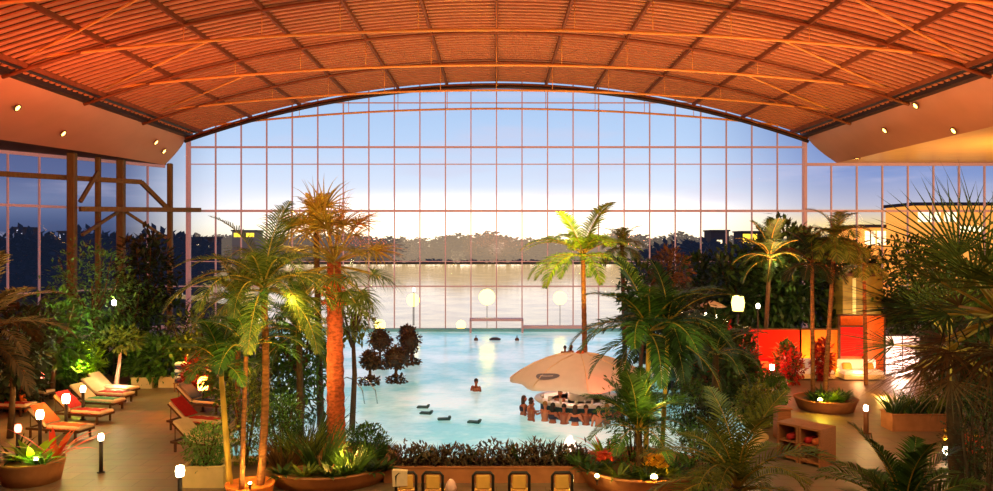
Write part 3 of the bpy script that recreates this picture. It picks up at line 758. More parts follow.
# ---- trees and bushes
TR = [ # label, px, Y, top py, crown width px, crown height px(full), mat, leaf size, N
 ('fresh green leafy tree catching light left of the olive timber column', 92, 33.5, 240, 84, 100, 'fresh', .2, 1700, .25),
 ('medium green leafy tree above the white-trunked leaning tree', 130, 36.5, 276, 70, 70, 'leaf', .24, 1100, .25),
 ('dark green tree filling the left edge over the orange-toweled loungers', 30, 31, 318, 90, 62, 'leaf', .26, 1100, .25),
 ('olive tree behind the leaning young palm', 226, 27, 312, 70, 86, 'leaf', .24, 1100, .25),
 ('deep green leafy tree just left of the red trunk, at water side', 300, 24, 296, 66, 110, 'leaf', .2, 1200, .3),
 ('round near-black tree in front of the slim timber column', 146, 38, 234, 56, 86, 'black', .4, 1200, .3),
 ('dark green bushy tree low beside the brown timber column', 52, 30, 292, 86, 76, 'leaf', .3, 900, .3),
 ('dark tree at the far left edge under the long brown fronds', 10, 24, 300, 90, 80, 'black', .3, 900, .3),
 ('dark bushy tree behind the path-end box planters', 160, 38.5, 290, 90, 86, 'dark', .35, 900, .3),
 ('olive-green tree in the gap between round dark tree and arching palm', 198, 33.5, 306, 70, 80, 'olive', .26, 700, .3),
 ('dark filler tree behind the slender near palms', 262, 27, 318, 110, 100, 'leaf', .3, 1000, .3),
 ('dark-green tree under the golden date palm crown', 352, 25, 292, 50, 50, 'olive', .22, 420, .35),
 ('very dark wide tree rising left of the tall drooping palm', 786, 41, 222, 84, 108, 'dark', .42, 3200, .05),
 ('dark green tree beyond the pool, left part of the big dark thicket', 750, 42, 246, 84, 96, 'dark', .45, 2800, .05),
 ('dark low wide tree in front of the far glass beside the thicket', 708, 48, 254, 90, 64, 'dark', .45, 2200, .05),
 ('dark tree directly behind the twin-stem clump palm', 682, 30, 286, 70, 84, 'black', .34, 900, .3),
 ('reddish-brown tree above the striped parasol', 668, 36, 246, 44, 56, 'brown', .35, 500, .35),
 ('dark green tree filling the gap right of the yellow-lit palm', 640, 33, 262, 46, 66, 'dark', .3, 500, .3),
 ('dark bushy tree behind the spiky fan palm and low golden building', 922, 39, 236, 96, 92, 'dark', .32, 2600, .1),
 ('brownish dark tree at the far right edge behind the fan palm', 975, 22, 250, 90, 150, 'dark', .26, 1400, .25),
 ('dark tree over the kiosk wall', 846, 43, 240, 60, 60, 'dark', .4, 1600, .1),
]
for i, (lb, px, Y, tp, cw, chp, m, ls, N, sh) in enumerate(TR):
    H = at(0,tp,Y).z; w = cw*Y/F; h = chp*Y/F/2
    tree(lb, (X_(px,Y),Y,0), H, w, h, m, ls, N, 100+i, shell=sh)
BU = [ ('shrub with painted-in red lamp glow just behind the orange lamp', 196, 29.2, 360, 398, 30, 'redleaf', .2),  # added shrub, red lamp glow put into its leaf colour
 ('red-leaved shrub behind the two thin path palms, in front of the yellow partition', 822, 34.0, 340, 376, 18, 'redleaf', .2),
 ('near dark leafy shrub under the huge fan palm at the right edge', 985, 12.5, 372, 520, 80, 'dark', .1),
 ('dark leafy shrub hiding the foot of the lower fan palm', 962, 14.8, 392, 450, 36, 'dark', .1),
 ('dark bush overlapping the left end of the red lounge wall', 742, 32.5, 328, 388, 30, 'dark', .2),
 ('deep green shrub before the red wall, just left of the twin palm trunks', 786, 34.2, 342, 376, 22, 'leaf', .2),
 ('broad dark shrub behind the fan palms, blocking the low glass', 956, 27, 300, 402, 72, 'dark', .22),
 ('second dark shrub behind the fan palms, at the far right edge', 985, 25, 292, 410, 80, 'leaf', .22),
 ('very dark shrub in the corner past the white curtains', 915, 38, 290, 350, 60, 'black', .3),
 ('dark shrub under the kiosk roof side away from the curtain', 832, 40.5, 296, 350, 40, 'dark', .3),
 ('low green shrub between the clump planter and the front feather palm', 705, 18.5, 424, 492, 60, 'leaf', .12),
 ('green shrub spotted with light behind the wooden post', 770, 27.5, 372, 410, 36, 'leaf', .15),
 ('dense dark green leafy shrub around the front palm of the clump planter', 634, 19.9, 366, 452, 66, 'leaf', .14),
 ('leafy green bush at the foot of the slender trunks, bed side', 282, 20.3, 392, 462, 50, 'leaf', .13),
 ('dark green bush between yellow table lamp and clump palm', 690, 23.5, 378, 440, 44, 'leaf', .15),
 # label, px, Y, top py, base py, width px, mat, ls
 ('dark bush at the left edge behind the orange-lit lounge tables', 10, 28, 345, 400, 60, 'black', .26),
 ('dark bush behind the loungers below the low leafy tree', 50, 31, 338, 394, 60, 'dark', .26),
 ('lime spotlit bush behind the loungers near the white trunk', 84, 32, 342, 384, 36, 'lime', .22),
 ('green bush growing above the cream boxes at the path end', 158, 33.2, 338, 384, 66, 'leaf', .24),
 ('dark bush past the path end beneath the black round tree', 118, 36, 318, 372, 60, 'dark', .3),
 ('yellow-green spotlit shrub above the glowing orange lamp', 190, 33.5, 334, 372, 34, 'olive', .24),
 ('clipped green shrub in the cream rectangular box', 206, 19.4, 424, 468, 44, 'fresh', .12),
 ('golden spotlit shrub between the two slender trunks', 246, 21, 366, 462, 56, 'olive', .14),
 ('dark broad bush behind the slender palms, hiding the pool corner', 285, 24.6, 340, 430, 80, 'dark', .2),
 ('dark leafy bush by the foot of the red trunk, pool side', 366, 21.5, 424, 468, 44, 'leaf', .14),
 ('dark shrub on the pool shore behind the bar canopy, right side', 690, 31, 330, 392, 70, 'black', .26),
 ('dark shrub under the red-lit lounge wall', 714, 28, 350, 412, 60, 'dark', .2),
 ('dark-leaved shrub spotted with yellow near the wooden cubes', 758, 25.5, 385, 430, 44, 'olive', .14),
 ('low dark shrub between clump planter and cubes', 712, 21, 400, 468, 60, 'black', .16),
 ('dark shrub at the right edge under the fan palm', 975, 18, 376, 440, 60, 'black', .14),
 ('dark shrub beside the round path planter', 738, 30, 350, 400, 40, 'dark', .22),
 ('dark green shrub in the bottom corner beside the long box planter', 985, 15, 420, 500, 60, 'dark', .12),
 ('dark low shrub closing the pool shore far right', 655, 40, 300, 362, 60, 'black', .34),
 ('wide dark shrub by the far right pool corner', 700, 45, 296, 350, 80, 'dark', .36),
]
for i, (lb, px, Y, tp, bp, wp_, m, ls) in enumerate(BU):
    z0 = 0
    if 'cream rectangular' in lb: z0 = .42
    H = at(0,tp,Y).z-z0; bush(lb, px, Y, H, wp_*Y/F, m, 200+i, ls*Y/24, z0=z0)
# palm bed grasses
for i,(px,Y,h,mm,lb) in enumerate(((300,20.0,1.1,'olive','tall rush clump in the palm bed, first from the slender trunks'),(320,19.4,1.2,'dark','dark rush clump in the palm bed just before the red trunk'),(352,19.2,.7,'leaf','short green rush clump right of the red trunk'),(285,19.6,.9,'brown','dry brownish rush clump at the bed edge'),(374,20.4,.6,'dark','low dark fern clump at the pool end of the palm bed'),(310,20.9,1.5,'dark','tallest dark rush clump behind the palm bed'))):
    grass(lb, (X_(px,Y),Y,.34), h, .9, 130, mm, 300+i, w=.035)
rosette('bright green spotlit agave in the palm bed by the pool', (X_(360,19.9),19.9,.34), .62, 30, 'leaf', None, 1, w=.14, name='agave')
rosette('dark broad-leaved agave low at the bed rim', (X_(382,19.3),19.3,.34), .5, 26, 'dark', None, 2, w=.12, name='agave')
# big terracotta planter plants
rosette('red bromeliad glowing over a white spotlight in the big planter', (X_(603,19.2),19.1,.42), .42, 30, 'leaf', 'petalr', 3, flowers=30)
rosette('orange-yellow spotlit bromeliad at the front of the big planter', (X_(655,18.7),18.6,.42), .5, 30, 'olive', 'petaly', 4, flowers=40)
rosette('lime-green arching fern on the canopy side of the big planter', (X_(606,19.8),19.8,.42), .8, 46, 'lime', None, 5, w=.06)
rosette('dark green fern at the middle of the big planter', (X_(632,18.7),18.6,.42), .42, 40, 'dark', None, 6, w=.07)
for i_,(px_,Y_,mm_,lb_) in enumerate(((580,19.4,'leaf','leafy fern at the canopy-side rim of the big planter'),(618,18.5,'olive','small olive fern between the two bromeliads'),(674,18.9,'dark','dark fern beyond the orange bromeliad'),(690,19.4,'leaf','green fern at the feather-palm side rim of the big planter'),(590,18.9,'dark','dark fern tucked left of the red bromeliad'),(645,18.35,'dark','dark low fern right beside the yellow spotlight'),(668,18.5,'olive','olive fern between spotlight and feather palm'))):
    rosette(lb_, (X_(px_,Y_),Y_,.42), .5, 46, mm_, None, 400+i_, w=.07)
rosette('pink-red spiky cordyline leaning over the pool beside the canopy', (X_(604,20.3),20.3,.42), .85, 26, 'petalr', None, 410, w=.06, name='cordyline')
for i_,(px_,Y_,mm_,lb_) in enumerate(((282,18.9,'dark','dark fern at the pot-side rim of the palm bed'),(306,18.75,'olive','olive fern at the front rim of the palm bed'),(330,18.8,'dark','dark fern before the red trunk'),(345,18.9,'leaf','leafy fern in front of the lit agave'),(372,19.2,'dark','dark fern between the two agaves'))):
    rosette(lb_, (X_(px_,Y_),Y_,.34), .5, 50, mm_, None, 420+i_, w=.08)
# left round planter
rosette('lime spotlit broad-leaved plant in the round path planter', (PL[0]+.05,PL[1]-.1,.47), 1.0, 24, 'lime', None, 7, w=.17)
rosette('scarlet-tipped leafy plant behind the lime one in the round planter', (PL[0]+.42,PL[1]+.25,.47), 1.25, 14, 'petalr', None, 8, w=.13)
rosette('dark green filler fern on the left side of the round planter', (PL[0]-.45,PL[1],.47), .7, 40, 'dark', None, 9, w=.08)
rosette('small dark green fern on the path side of the round planter', (PL[0]+.45,PL[1]-.3,.47), .5, 30, 'leaf', None, 10, w=.07)
# path planter groundcover
for i,(dx,dy,mm,lb) in enumerate(((-.55,-.3,'dark','dark groundcover tuft on the pool side of the twin-palm planter'),(0,-.5,'lime','bright yellow spotlit tuft at the front of the twin-palm planter'),(.5,-.25,'leaf','green groundcover tuft on the curtain side of the twin-palm planter'),(.1,.5,'dark','dark tuft at the back of the twin-palm planter'),(-.25,-.45,'dark','small dark tuft next to the bright yellow one in the twin-palm planter'),(.3,-.55,'leaf','small green tuft in front of the two palm trunks'))):
    rosette(lb, (PE[0]+dx,PE[1]+dy,.34), .56, 64, mm, None, 320+i, w=.09)
for i in range(6):
    grass(('spiky dark grass tuft in the long terracotta box, %s' % ('at its path end','second from the path end','third from the path end','third from the lamp end','second from the lamp end','at its lamp end')[i]), (BP[0]-.8+.32*i, BP[1]+(.1 if i%2 else -.1), .46), .75, .45, 60, 'olive' if i%3==1 else 'dark', 330+i, w=.045)
rosette('red and yellow flowering plant beside the small white lamp', (X_(968,20.6),20.6,0), .9, 40, 'olive', 'petalr', 12, w=.07, flowers=36, name='flowering_plant')
rosette('yellow-blooming plant just behind the red flowering one', (X_(958,21.6),21.6,0), .8, 30, 'leaf', 'petaly', 13, w=.07, flowers=30, name='flowering_plant')
# bottom grasses
for i,(px,Y,h,mm,lb) in enumerate(((842,15.5,.9,'leaf','bright green grass tuft below the wooden cubes'),(815,14.6,.8,'olive','olive grass tuft at the bottom beside the dark feather palm'),(912,16.6,.9,'dark','dark green arching grass clump before the long box planter'),(884,16.2,.8,'dark','dark green arching grass clump beside the lit paving'),(780,15.2,.8,'dark','dark grass clump in front of the cube shelves'))):
    grass(lb, (X_(px,Y),Y,0), h, 1.0, 170, mm, 340+i, w=.04, lean=.8)
# red poinsettia-like shrubs by the lounge
for i,(px,Y,tp,w,mm,lb) in enumerate(((752,31.5,352,20,'redleaf','red-leaved shrub before the left end of the red lounge wall'),(792,33,350,22,'redleaf','red-leaved spotlit shrub before the middle of the lounge wall'),(706,29,352,30,'redleaf','red-flowered shrub near the yellow table lamp'),(724,34,318,24,'redleaf','red-tipped shrub under the big round lamp'),(640,26.4,392,22,'lime','small lime shrub at the canopy edge'))):
    bush(lb, px, Y, at(0,tp,Y).z, w*Y/F, mm, 360+i, .2, N=420, name='red_shrub' if 'red' in mm else 'flowering_shrub')
# slanted white trunk
t = thing('leaning_tree', 'slanted pale spotlit bare trunk rising among the loungers', 'tree', gnd(122,394))
Y_ = t.location.y; m_ = MB(); m_.tube([(0,0,0), at(116,385,Y_)-t.location, at(119,366,Y_)-t.location, at(121,345,Y_)-t.location], [.16,.1,.07,.05], 8); m_.build('trunk', M['towp'], t)
foliage(260, .8, .8, .5, .25, 71, .2).build('foliage', M['olive'], t, at(121,338,Y_)-t.location)
t = thing('leaning_tree', 'crooked orange-lit trunk at the left edge between the lounge tables', 'tree', gnd(26,412))
Y_ = t.location.y; m_ = MB(); m_.tube([(0,0,0), at(22,395,Y_)-t.location, at(25,380,Y_)-t.location, at(20,358,Y_)-t.location], [.12,.1,.08,.05], 8); m_.build('trunk', M['towo'], t)
foliage(220, .7, .7, .45, .22, 72, .2).build('foliage', M['dark'], t, at(20,352,Y_)-t.location)

# clipped pool trees
def topiary(px, wy, hy, rpx, label, m, sq=1, side=0, pot=True):
    Y = (CH-WZ)*F/(wy-HY); t = thing('clipped_tree', label, 'tree', (X_(px,Y),Y,WZ), 0, None); r = rpx*Y/F; zc = at(0,hy,Y).z-WZ
    m_ = MB(); m_.tube([(0,0,-.3),(0,0,.3),(side*.5,0,zc)], [.1,.07,.05], 8); m_.build('trunk', M['barkdark'], t)
    r *= 1.05; fo = foliage(620, r*1.05, r, r*sq, .13, int(px), .6, .9); fo.cur = 0; fo.smooth = True; fo.sphere((0,0,0), r*.84, 12, (1.05,1,sq), .3); fo.build('foliage', M[m], t, (side,0,zc))
    fo = foliage(240, .42, .36, .2, .16, int(px)+1, .4, .8); fo.build('root_bush', M[m], t, (0,0,.14))
topiary(370, 385, 360, 8.5, 'small round clipped tree standing in the pool, nearest the red trunk', 'maroon')
topiary(396, 383, 357, 13, 'largest clipped tree in the pool with a broad blocky head', 'maroon', .85)
topiary(380, 369, 340, 11, 'dark clipped tree behind the blocky one in the pool', 'maroon', .9)
topiary(412, 365, 341, 10.5, 'reddish clipped tree farthest out in the pool', 'redleaf' if 0 else 'maroon', 1.1, -.15)
topiary(407, 357, 331, 6.5, 'small dark clipped tree at the back of the pool group', 'maroon', .8)

# ================================================================== POOL THINGS
for i,(px,py,lb) in enumerate(((423,408,'dark floating mat farthest up and left in the row'),(426,414,'dark floating mat just below the farthest one'),(444,420,'dark floating mat in the middle of the row'),(474,423,'dark floating mat at the end nearest the bar'))):
    Y = (CH-WZ)*F/(py-HY); t = thing('floating_mat', lb+' on the pool', 'float', (X_(px,Y),Y,WZ), rnd.uniform(-.3,.3))
    m_ = MB(); m_.box((0,0,.04),(.46,.26,.07),bev=.03); m_.box((.2,0,.1),(.1,.22,.07),bev=.02); m_.build('pad', M['teal'], t)
for px, lb in ((476,'small grey marker buoy on the pool left of the swim-out portal'),(517,'small grey marker buoy on the pool right of the swim-out portal')):
    Y = (CH-WZ)*F/(340.5-HY); t = thing('buoy', lb, 'buoy', (X_(px,Y),Y,WZ)); m_ = MB(); m_.lathe([(0,-.1),(.12,-.05),(.14,.05),(.1,.16),(0,.2)], 12); m_.build('float', M['metal'], t); m_ = MB(); m_.tube([(0,0,.18),(0,0,.32)], .03, 6); m_.build('tip', M['metald'], t)
t = thing('floating_mat', 'dark oval float drifting under the swim-out portal', 'float', (X_(495,50),50,WZ)); m_ = MB(); m_.lathe([(0,-.05),(.35,0),(.38,.08),(.2,.16),(0,.18)], 16, sy=.5); m_.build('pad', M['bldg'], t)
t = thing('pool_handrail', 'curved steel handrail at the left pool steps beside the red trunk', 'handrail', gnd(352,398))
for dx in (0,.5):
    m_ = MB(); m_.tube([(dx-.5,0,-.3),(dx-.5,0,.5),(dx-.4,0,.72),(dx-.2,0,.8),(dx+.1,0,.7),(dx+.4,0,.3),(dx+.5,0,-.3)], .025, 6); m_.build('rail', M['steel'], t)
# canopy bar
BX, BYY = X_(580,28.6), 28.6
t = thing('canopy', 'large cream canvas canopy with scalloped edge over the swim-up bar', 'umbrella', (BX,BYY,-1.45)); zb = 1.40
m_ = MB(); m_.smooth = True; n8 = 48; prof = []
RC = 2.46
def crad(a): return RC*(1+.045*math.cos(8*a))
rows = [(0,2.02),(.15,1.99),(.4,1.88),(.65,1.68),(.85,1.4),(.97,1.19),(1.0,1.1),(1.0,1.0)]
vs = []
for q, z in rows:
    for j in range(n8):
        a = 2*math.pi*j/n8; rr = crad(a)*q if q > .3 else RC*q; zz = z-.03*math.cos(8*a)*q; vs.append((rr*math.cos(a), rr*math.sin(a), zz+zb))
fs = [(i*n8+j, i*n8+(j+1)%n8, (i+1)*n8+(j+1)%n8, (i+1)*n8+j) for i in range(len(rows)-1) for j in range(n8)]
m_.add(vs, [f[::-1] for f in fs]); m_.build('canvas', M['canvas'], t)
m_ = MB()
for k in range(8):
    a = math.pi*2*(k)/8; m_.tube([(crad(a)*q*math.cos(a), crad(a)*q*math.sin(a), z+zb+.015-.03*q) for q, z in rows[1:7]], .02, 5)
m_.build('rib', M['matt'], t)
m_ = MB(); m_.tube([(0,0,0),(0,0,2.02+zb)], .09, 10); m_.build('pole', M['metald'], t)
m_ = MB(); m_.lathe([(0,2.14+zb),(.1,2.1+zb),(.16,2.03+zb),(.1,2.0+zb)][::-1], 12); m_.build('finial', M['towo'], t)
# grey oval emblem with a lighter bar on the canvas slope
m_ = MB(); ph = R(231); ce = None
def on_canvas(a, q):
    for (q0,z0),(q1,z1) in zip(rows[:-1],rows[1:]):
        if q0 <= q <= q1:
            z = z0+(z1-z0)*(q-q0)/(q1-q0); break
    return Vector((crad(a)*q*math.cos(a), crad(a)*q*math.sin(a), z-.03*math.cos(8*a)*q+zb))
ring = []
for j in range(24):
    b = 2*math.pi*j/24; ring.append(on_canvas(ph+.22*math.cos(b), .83+.06*math.sin(b))+Vector((math.cos(ph)*.02, math.sin(ph)*.02,.03)))
m_.add(ring, [tuple(range(24))]); em_ = m_.build('emblem', M['logo'], t)
m_ = MB(); 
for s0 in (-.003,):
    row = [on_canvas(ph+.11*u, .83+s0)+Vector((math.cos(ph)*.03, math.sin(ph)*.03,.045)) for u in (-1,-.5,0,.5,1)]+[on_canvas(ph+.11*u, .83+s0+.008)+Vector((math.cos(ph)*.03, math.sin(ph)*.03,.045)) for u in (1,.5,0,-.5,-1)]
    m_.add(row, [tuple(range(10))])
m_.build('emblem_lettering', M['white'], em_)
t = thing('swim_up_bar', 'round teal swim-up bar with white counter under the canopy', 'bar', (BX,BYY,-1.45))
m_ = MB(); m_.lathe([(1.45,0),(1.45,1.72),(1.3,1.72),(1.3,0)], 36); m_.build('front', M['teal'], t)
m_ = MB(); m_.lathe([(1.12,1.72),(1.66,1.72),(1.68,1.75),(1.66,1.79),(1.12,1.79),(1.12,1.72)], 36); m_.build('counter', M['white'], t)
m_ = MB(); m_.lathe([(.3,1.2),(.45,1.2),(.45,2.2),(.3,2.2)], 16); m_.build('back_shelf', M['white'], t)
r_ = random.Random(4)
for i in range(14):
    a = R(180+12*i+6); g = MB(); rr = 1.36+.16*(i%2)
    if i%2: g.lathe([(.02,0),(.035,.005),(.008,.02),(.008,.09),(.045,.14),(.05,.2),(.044,.2),(.02,.11),(0,.1)], 10)
    else: g.lathe([(0,0),(.045,0),(.055,.17),(.05,.17),(.04,.02),(0,.02)], 10)
    o = g.build('drinking_glass', M['white'], None, (BX+rr*math.cos(a), BYY+rr*math.sin(a), .34)); 
    tag(o, 'stemmed wine glass on the round bar counter' if i%2 else 'white tumbler on the round bar counter', 'glass', 'stemmed glasses on the bar counter' if i%2 else 'tumblers on the bar counter')
# striped parasol behind twin stems
t = thing('parasol', 'small teal and white striped parasol behind the twin palm stems', 'umbrella', (X_(672,30),30,0)); zt = at(0,364,30).z
for k in range(2):
    m_ = MB(); r0_ = .78; n_ = 16
    for j in range(k, n_, 2):
        a, b = 2*math.pi*j/n_, 2*math.pi*(j+1)/n_; m_.add([(0,0,zt),(r0_*math.cos(a),r0_*math.sin(a),zt-.42),(r0_*math.cos(b),r0_*math.sin(b),zt-.42),(r0_*math.cos(b),r0_*math.sin(b),zt-.52),(r0_*math.cos(a),r0_*math.sin(a),zt-.52)], [(0,1,2),(1,4,3,2)])
    m_.build('canopy_stripe', M['teal'] if k else M['white'], t)
m_ = MB(); m_.tube([(0,0,0),(0,0,zt)], .03, 6); m_.build('pole', M['metald'], t)

# ================================================================== PEOPLE
def capsule_chain(m_, pts, rs): m_.tube(pts, rs, 10)
def make_person_mesh(pose, seed):
    m_ = MB(); S = m_.sphere
    def limb(a, b, r0, r1):
        a = Vector(a); b = Vector(b); m_.tube([a, a.lerp(b,.35), b], [r0, (r0*1.04+r1*.1), r1], 12); S(a, r0*1.01, 12); S(b, r1*1.01, 12)
    # torso
    m_.tube([(0,0,.90),(0,0,1.0),(0,0,1.12),(0,0,1.25),(0,.0,1.38),(0,0,1.45)], [.13,.155,.125,.15,.15,.07], 16)
    for sx in (-1,1):
        S((sx*.075,-.0,.95), .11, 14, (1,.95,1)); S((sx*.09,.0,1.34), .1, 14, (1,.85,1)); S((sx*.17,0,1.4), .065, 12)
    S((0,0,.94), .13, 14, (1.2,.9,.8))
    m_.tube([(0,.0,1.42),(0,-.01,1.55)], [.06,.055], 12)
    # head
    hc = Vector((0,-.02,1.64)); S(hc, .1, 18, (.82,1.0,1.18)); S(hc+Vector((0,-.035,-.07)), .058, 12, (.9,.9,.8))
    m_.tube([hc+Vector((0,-.095,.015)), hc+Vector((0,-.122,-.025))], [.011,.017], 8)
    S(hc+Vector((0,-.093,-.062)), .022, 8, (1.2,.5,.35))
    for sx in (-1,1): S(hc+Vector((sx*.085,.0,-.005)), .026, 8, (.4,.7,1.1)); S(hc+Vector((sx*.032,-.085,.02)), .014, 8)
    # legs
    for sx in (-1,1):
        if pose == 'stand': hip, kn, an = (sx*.09,0,.92), (sx*.1,-.02,.5), (sx*.1,.02,.09)
        else: hip, kn, an = (sx*.09,0,.92), (sx*.12,-.38,.85), (sx*.12,-.34,.45)
        limb(hip, kn, .085, .056); limb(kn, an, .058, .038); a = Vector(an); m_.tube([a+Vector((0,.04,-.03)), a+Vector((0,-.08,-.05)), a+Vector((0,-.17,-.065))], [.035,.038,.022], 10)
    # arms with hands
    for sx in (-1,1):
        sh = Vector((sx*.185,0,1.4))
        if pose == 'stand': el, wr = Vector((sx*.25,.02,1.13)), Vector((sx*.26,-.08,.9))
        elif pose == 'lean': el, wr = Vector((sx*.25,-.16,1.17)), Vector((sx*.14,-.38,1.2))
        else: el, wr = (Vector((sx*.26,-.1,1.16)), Vector((sx*.16,-.36,1.22))) if sx < 0 else (Vector((sx*.3,.03,1.14)), Vector((sx*.3,-.18,1.0)))
        limb(sh, el, .052, .038); limb(el, wr, .04, .026)
        d = (wr-el).normalized(); side = d.cross(Vector((0,0,1)));
        if side.length < .2: side = d.cross(Vector((0,1,0)))
        side.normalize(); up = side.cross(d); palm_ = wr+d*.045; m_.box(palm_, (.07,.075,.028), rot=Matrix((side, d, up)).transposed(), bev=.01)
        for k in range(4):
            q = palm_+side*(-.027+.018*k)+d*.03; Lf = (.07,.08,.075,.058)[k]; m_.tube([q, q+d*Lf*.5-up*.006, q+d*Lf*.85-up*.03], [.009,.009,.007], 6)
        q = palm_-side*.032*sx-d*.02; m_.tube([q, q-side*.03*sx+d*.03, q-side*.035*sx+d*.055-up*.01], [.011,.01,.008], 6)
    me = m_.mesh('body_raw', M['skin']); o = bpy.data.objects.new('body_raw', me); C.objects.link(o)
    rm = o.modifiers.new('r', 'REMESH'); rm.mode = 'VOXEL'; rm.voxel_size = .009; rm.use_smooth_shade = True
    sm = o.modifiers.new('s', 'SMOOTH'); sm.iterations = 3; sm.factor = .5
    dg = bpy.context.evaluated_depsgraph_get(); me2 = bpy.data.meshes.new_from_object(o.evaluated_get(dg)); me2.name = 'body'
    bpy.data.objects.remove(o); return me2
BODY = {p: make_person_mesh(p, 1) for p in ('stand','lean','sit')}
def hair_mesh(style):
    m_ = MB(); m_.smooth = True; vs = []; n_ = 20; K = 9; cz = 1.655
    for i in range(K+1):
        th = math.pi*(.62 if style else .5)*i/K
        for j in range(n_):
            ph = 2*math.pi*j/n_; q = Vector((math.sin(th)*math.sin(ph)*.092, -math.sin(th)*math.cos(ph)*.112, math.cos(th)*.128))
            front = max(0, math.cos(ph))
            if front > .25 and th > .9: q = Vector((q.x, q.y*.78, max(q.z, .06)))
            q *= 1+.05*noise.noise(q*40)
            if style and front < .2 and i > K-4: q.z -= .045*(i-(K-4))
            vs.append((q.x, q.y-.012, q.z+cz))
    m_.add(vs, [(i*n_+j,(i+1)*n_+j,(i+1)*n_+(j+1)%n_,i*n_+(j+1)%n_) for i in range(K) for j in range(n_)])
    return m_
HAIR = {(s,c): hair_mesh(s).mesh('hair', M[c]) for s in (0,1) for c in ('hair1','hair2','hair3')}
m_ = MB(); m_.lathe([(.15,.86),(.17,.94),(.165,1.0),(.15,1.04)], 20, sy=.92); TRUNKS = m_.mesh('swim_shorts', M['swim'])
m_ = MB(); m_.lathe([(.15,1.18),(.163,1.25),(.168,1.32),(.16,1.36)], 20, sy=1.0); TOP = m_.mesh('bikini_top', M['swim'])
body2 = {}
def person(label, pos, rz, pose, skin, style, hc, female=False, sc=1.0):
    t = thing('person', label, 'person', pos, rz); t.scale = (sc,)*3
    me = BODY[pose]
    if skin != 'skin':
        if pose not in body2: body2[pose] = me.copy(); body2[pose].materials.clear(); body2[pose].materials.append(M[skin])
        me = body2[pose]
    link('body', me, t); link('hair', HAIR[(style,hc)], t); link('swim_shorts', TRUNKS, t)
    if female: link('bikini_top', TOP, t)
    return t
BFZ = -1.45
def bp(ang, r): a = R(ang); return (BX+r*math.cos(a), BYY+r*math.sin(a))
bar_people = [
 (188,2.1,'stand','skin2',1,'hair1',True,'person with long brown hair standing at the open-pool end of the bar'),
 (200,1.95,'lean','skin',0,'hair3',False,'black-haired person leaning on the counter, second from the open-pool end'),
 (213,2.2,'stand','skin2',0,'hair1',False,'tanned person standing a step behind the others near the open-pool end'),
 (224,1.9,'lean','skin',0,'hair2',False,'blond person leaning on the counter under the grey emblem'),
 (235,1.95,'lean','skin2',1,'hair3',True,'tanned dark-haired person in a dark bikini beside the blond person'),
 (247,1.9,'lean','skin2',0,'hair3',False,'tanned black-haired person leaning on the counter left of the bar middle'),
 (259,2.0,'sit','skin',1,'hair1',True,'long-haired person half turned at the middle of the bar'),
 (270,1.9,'lean','skin2',0,'hair1',False,'tanned brown-haired person just right of the bar middle'),
 (281,2.15,'stand','skin',0,'hair3',False,'pale black-haired person standing a step back right of the bar middle'),
 (293,1.9,'lean','skin',1,'hair2',True,'person with long blond hair leaning at the right part of the bar'),
 (308,1.95,'lean','skin2',0,'hair3',False,'person in the water at the bar end beside the dark clump palm'),
]
for ang, r0_, pose, sk, st, hc, fem, lb in bar_people:
    x, y = bp(ang, r0_); rz = math.atan2(BYY-y, BX-x)+math.pi/2+rnd.uniform(-.3,.3)
    person(lb, (x,y,BFZ+.27), rz, pose, sk, st, hc, fem, .93)
t = person('bartender standing inside the round bar facing the pool', (BX-.75,BYY-.35,BFZ+.45), R(-20), 'stand', 'skin', 0, 'hair3', False, .95)
def swimmer(px, py, label, rz, **k):
    Y = (CH-WZ)*F/(py-HY); return person(label, (X_(px,Y),Y,BFZ+.02), rz, 'stand', k.get('skin','skin2'), k.get('st',0), k.get('hc','hair3'), k.get('fem',False), .98)
swimmer(476,391,'lone dark-haired person standing chest-deep in the middle of the pool', R(150))
swimmer(565,355,'person wading in the pool behind the canopy, left of a pair', R(180), skin='skin2')
swimmer(571,354,'person wading in the pool behind the canopy, right of a pair', R(120), skin='skin', st=1, hc='hair1', fem=True)

# ================================================================== FURNITURE
def make_chair():
    t = thing('patio_chair', 'x', 'chair'); m_ = MB(); m_.box((0,0,.43),(.44,.44,.06),bev=.02); m_.build('seat', M['pad'], t)
    m_ = MB(); m_.box((0,-.215,.72),(.31,.06,.32),bev=.03); m_.build('backrest', M['pad'], t)
    m_ = MB(); pts = [(-.22,-.22,.42),(-.22,-.22,.86),(-.16,-.22,.93),(.16,-.22,.93),(.22,-.22,.86),(.22,-.22,.42)]; m_.tube(pts, .034, 8); m_.bar((-.22,-.22,.5),(.22,-.22,.5),.03,.03); m_.build('back_frame', M['black_'], t)
    m_ = MB(); m_.box((0,0,.385),(.47,.47,.03)); m_.build('seat_frame', M['black_'], t)
    for sx in (-1,1):
        for sy in (-1,1):
            m_ = MB(); m_.tube([(sx*.2,sy*.2,.38),(sx*.22,sy*.22,0)], [.02,.014], 6); m_.build('leg', M['black_'], t)
    return t
ch = make_chair()
cl = ['yellow-padded chair with a towel over its back, nearest the palm bed','yellow-padded dark-framed chair next to the towel-draped one','yellow-padded dark-framed chair in the middle of the row of five','yellow-padded dark-framed chair second from the clump planter','yellow-padded dark-framed chair at the row end beside the clump planter']
for i, px in enumerate((406,434,483,519,561)):
    Y = 17.45; loc = (X_(px,Y),Y,0); rz = (.12,-.05,.02,0,.04)[i]
    o = ch if i == 0 else dup(ch, loc, rz)
    o.location = loc; o.rotation_euler = (0,0,rz); o['label'] = cl[i]; o['group'] = 'row of yellow-padded chairs facing the pool'
m_ = MB(); 
pts = [(-.2,-.28,.6),(.12,-.27,.62),(.12,-.26,.94),(-.22,-.27,.96),(-.2,-.17,.97),(.12,-.17,.95),(.12,-.15,.7),(-.2,-.15,.68)]
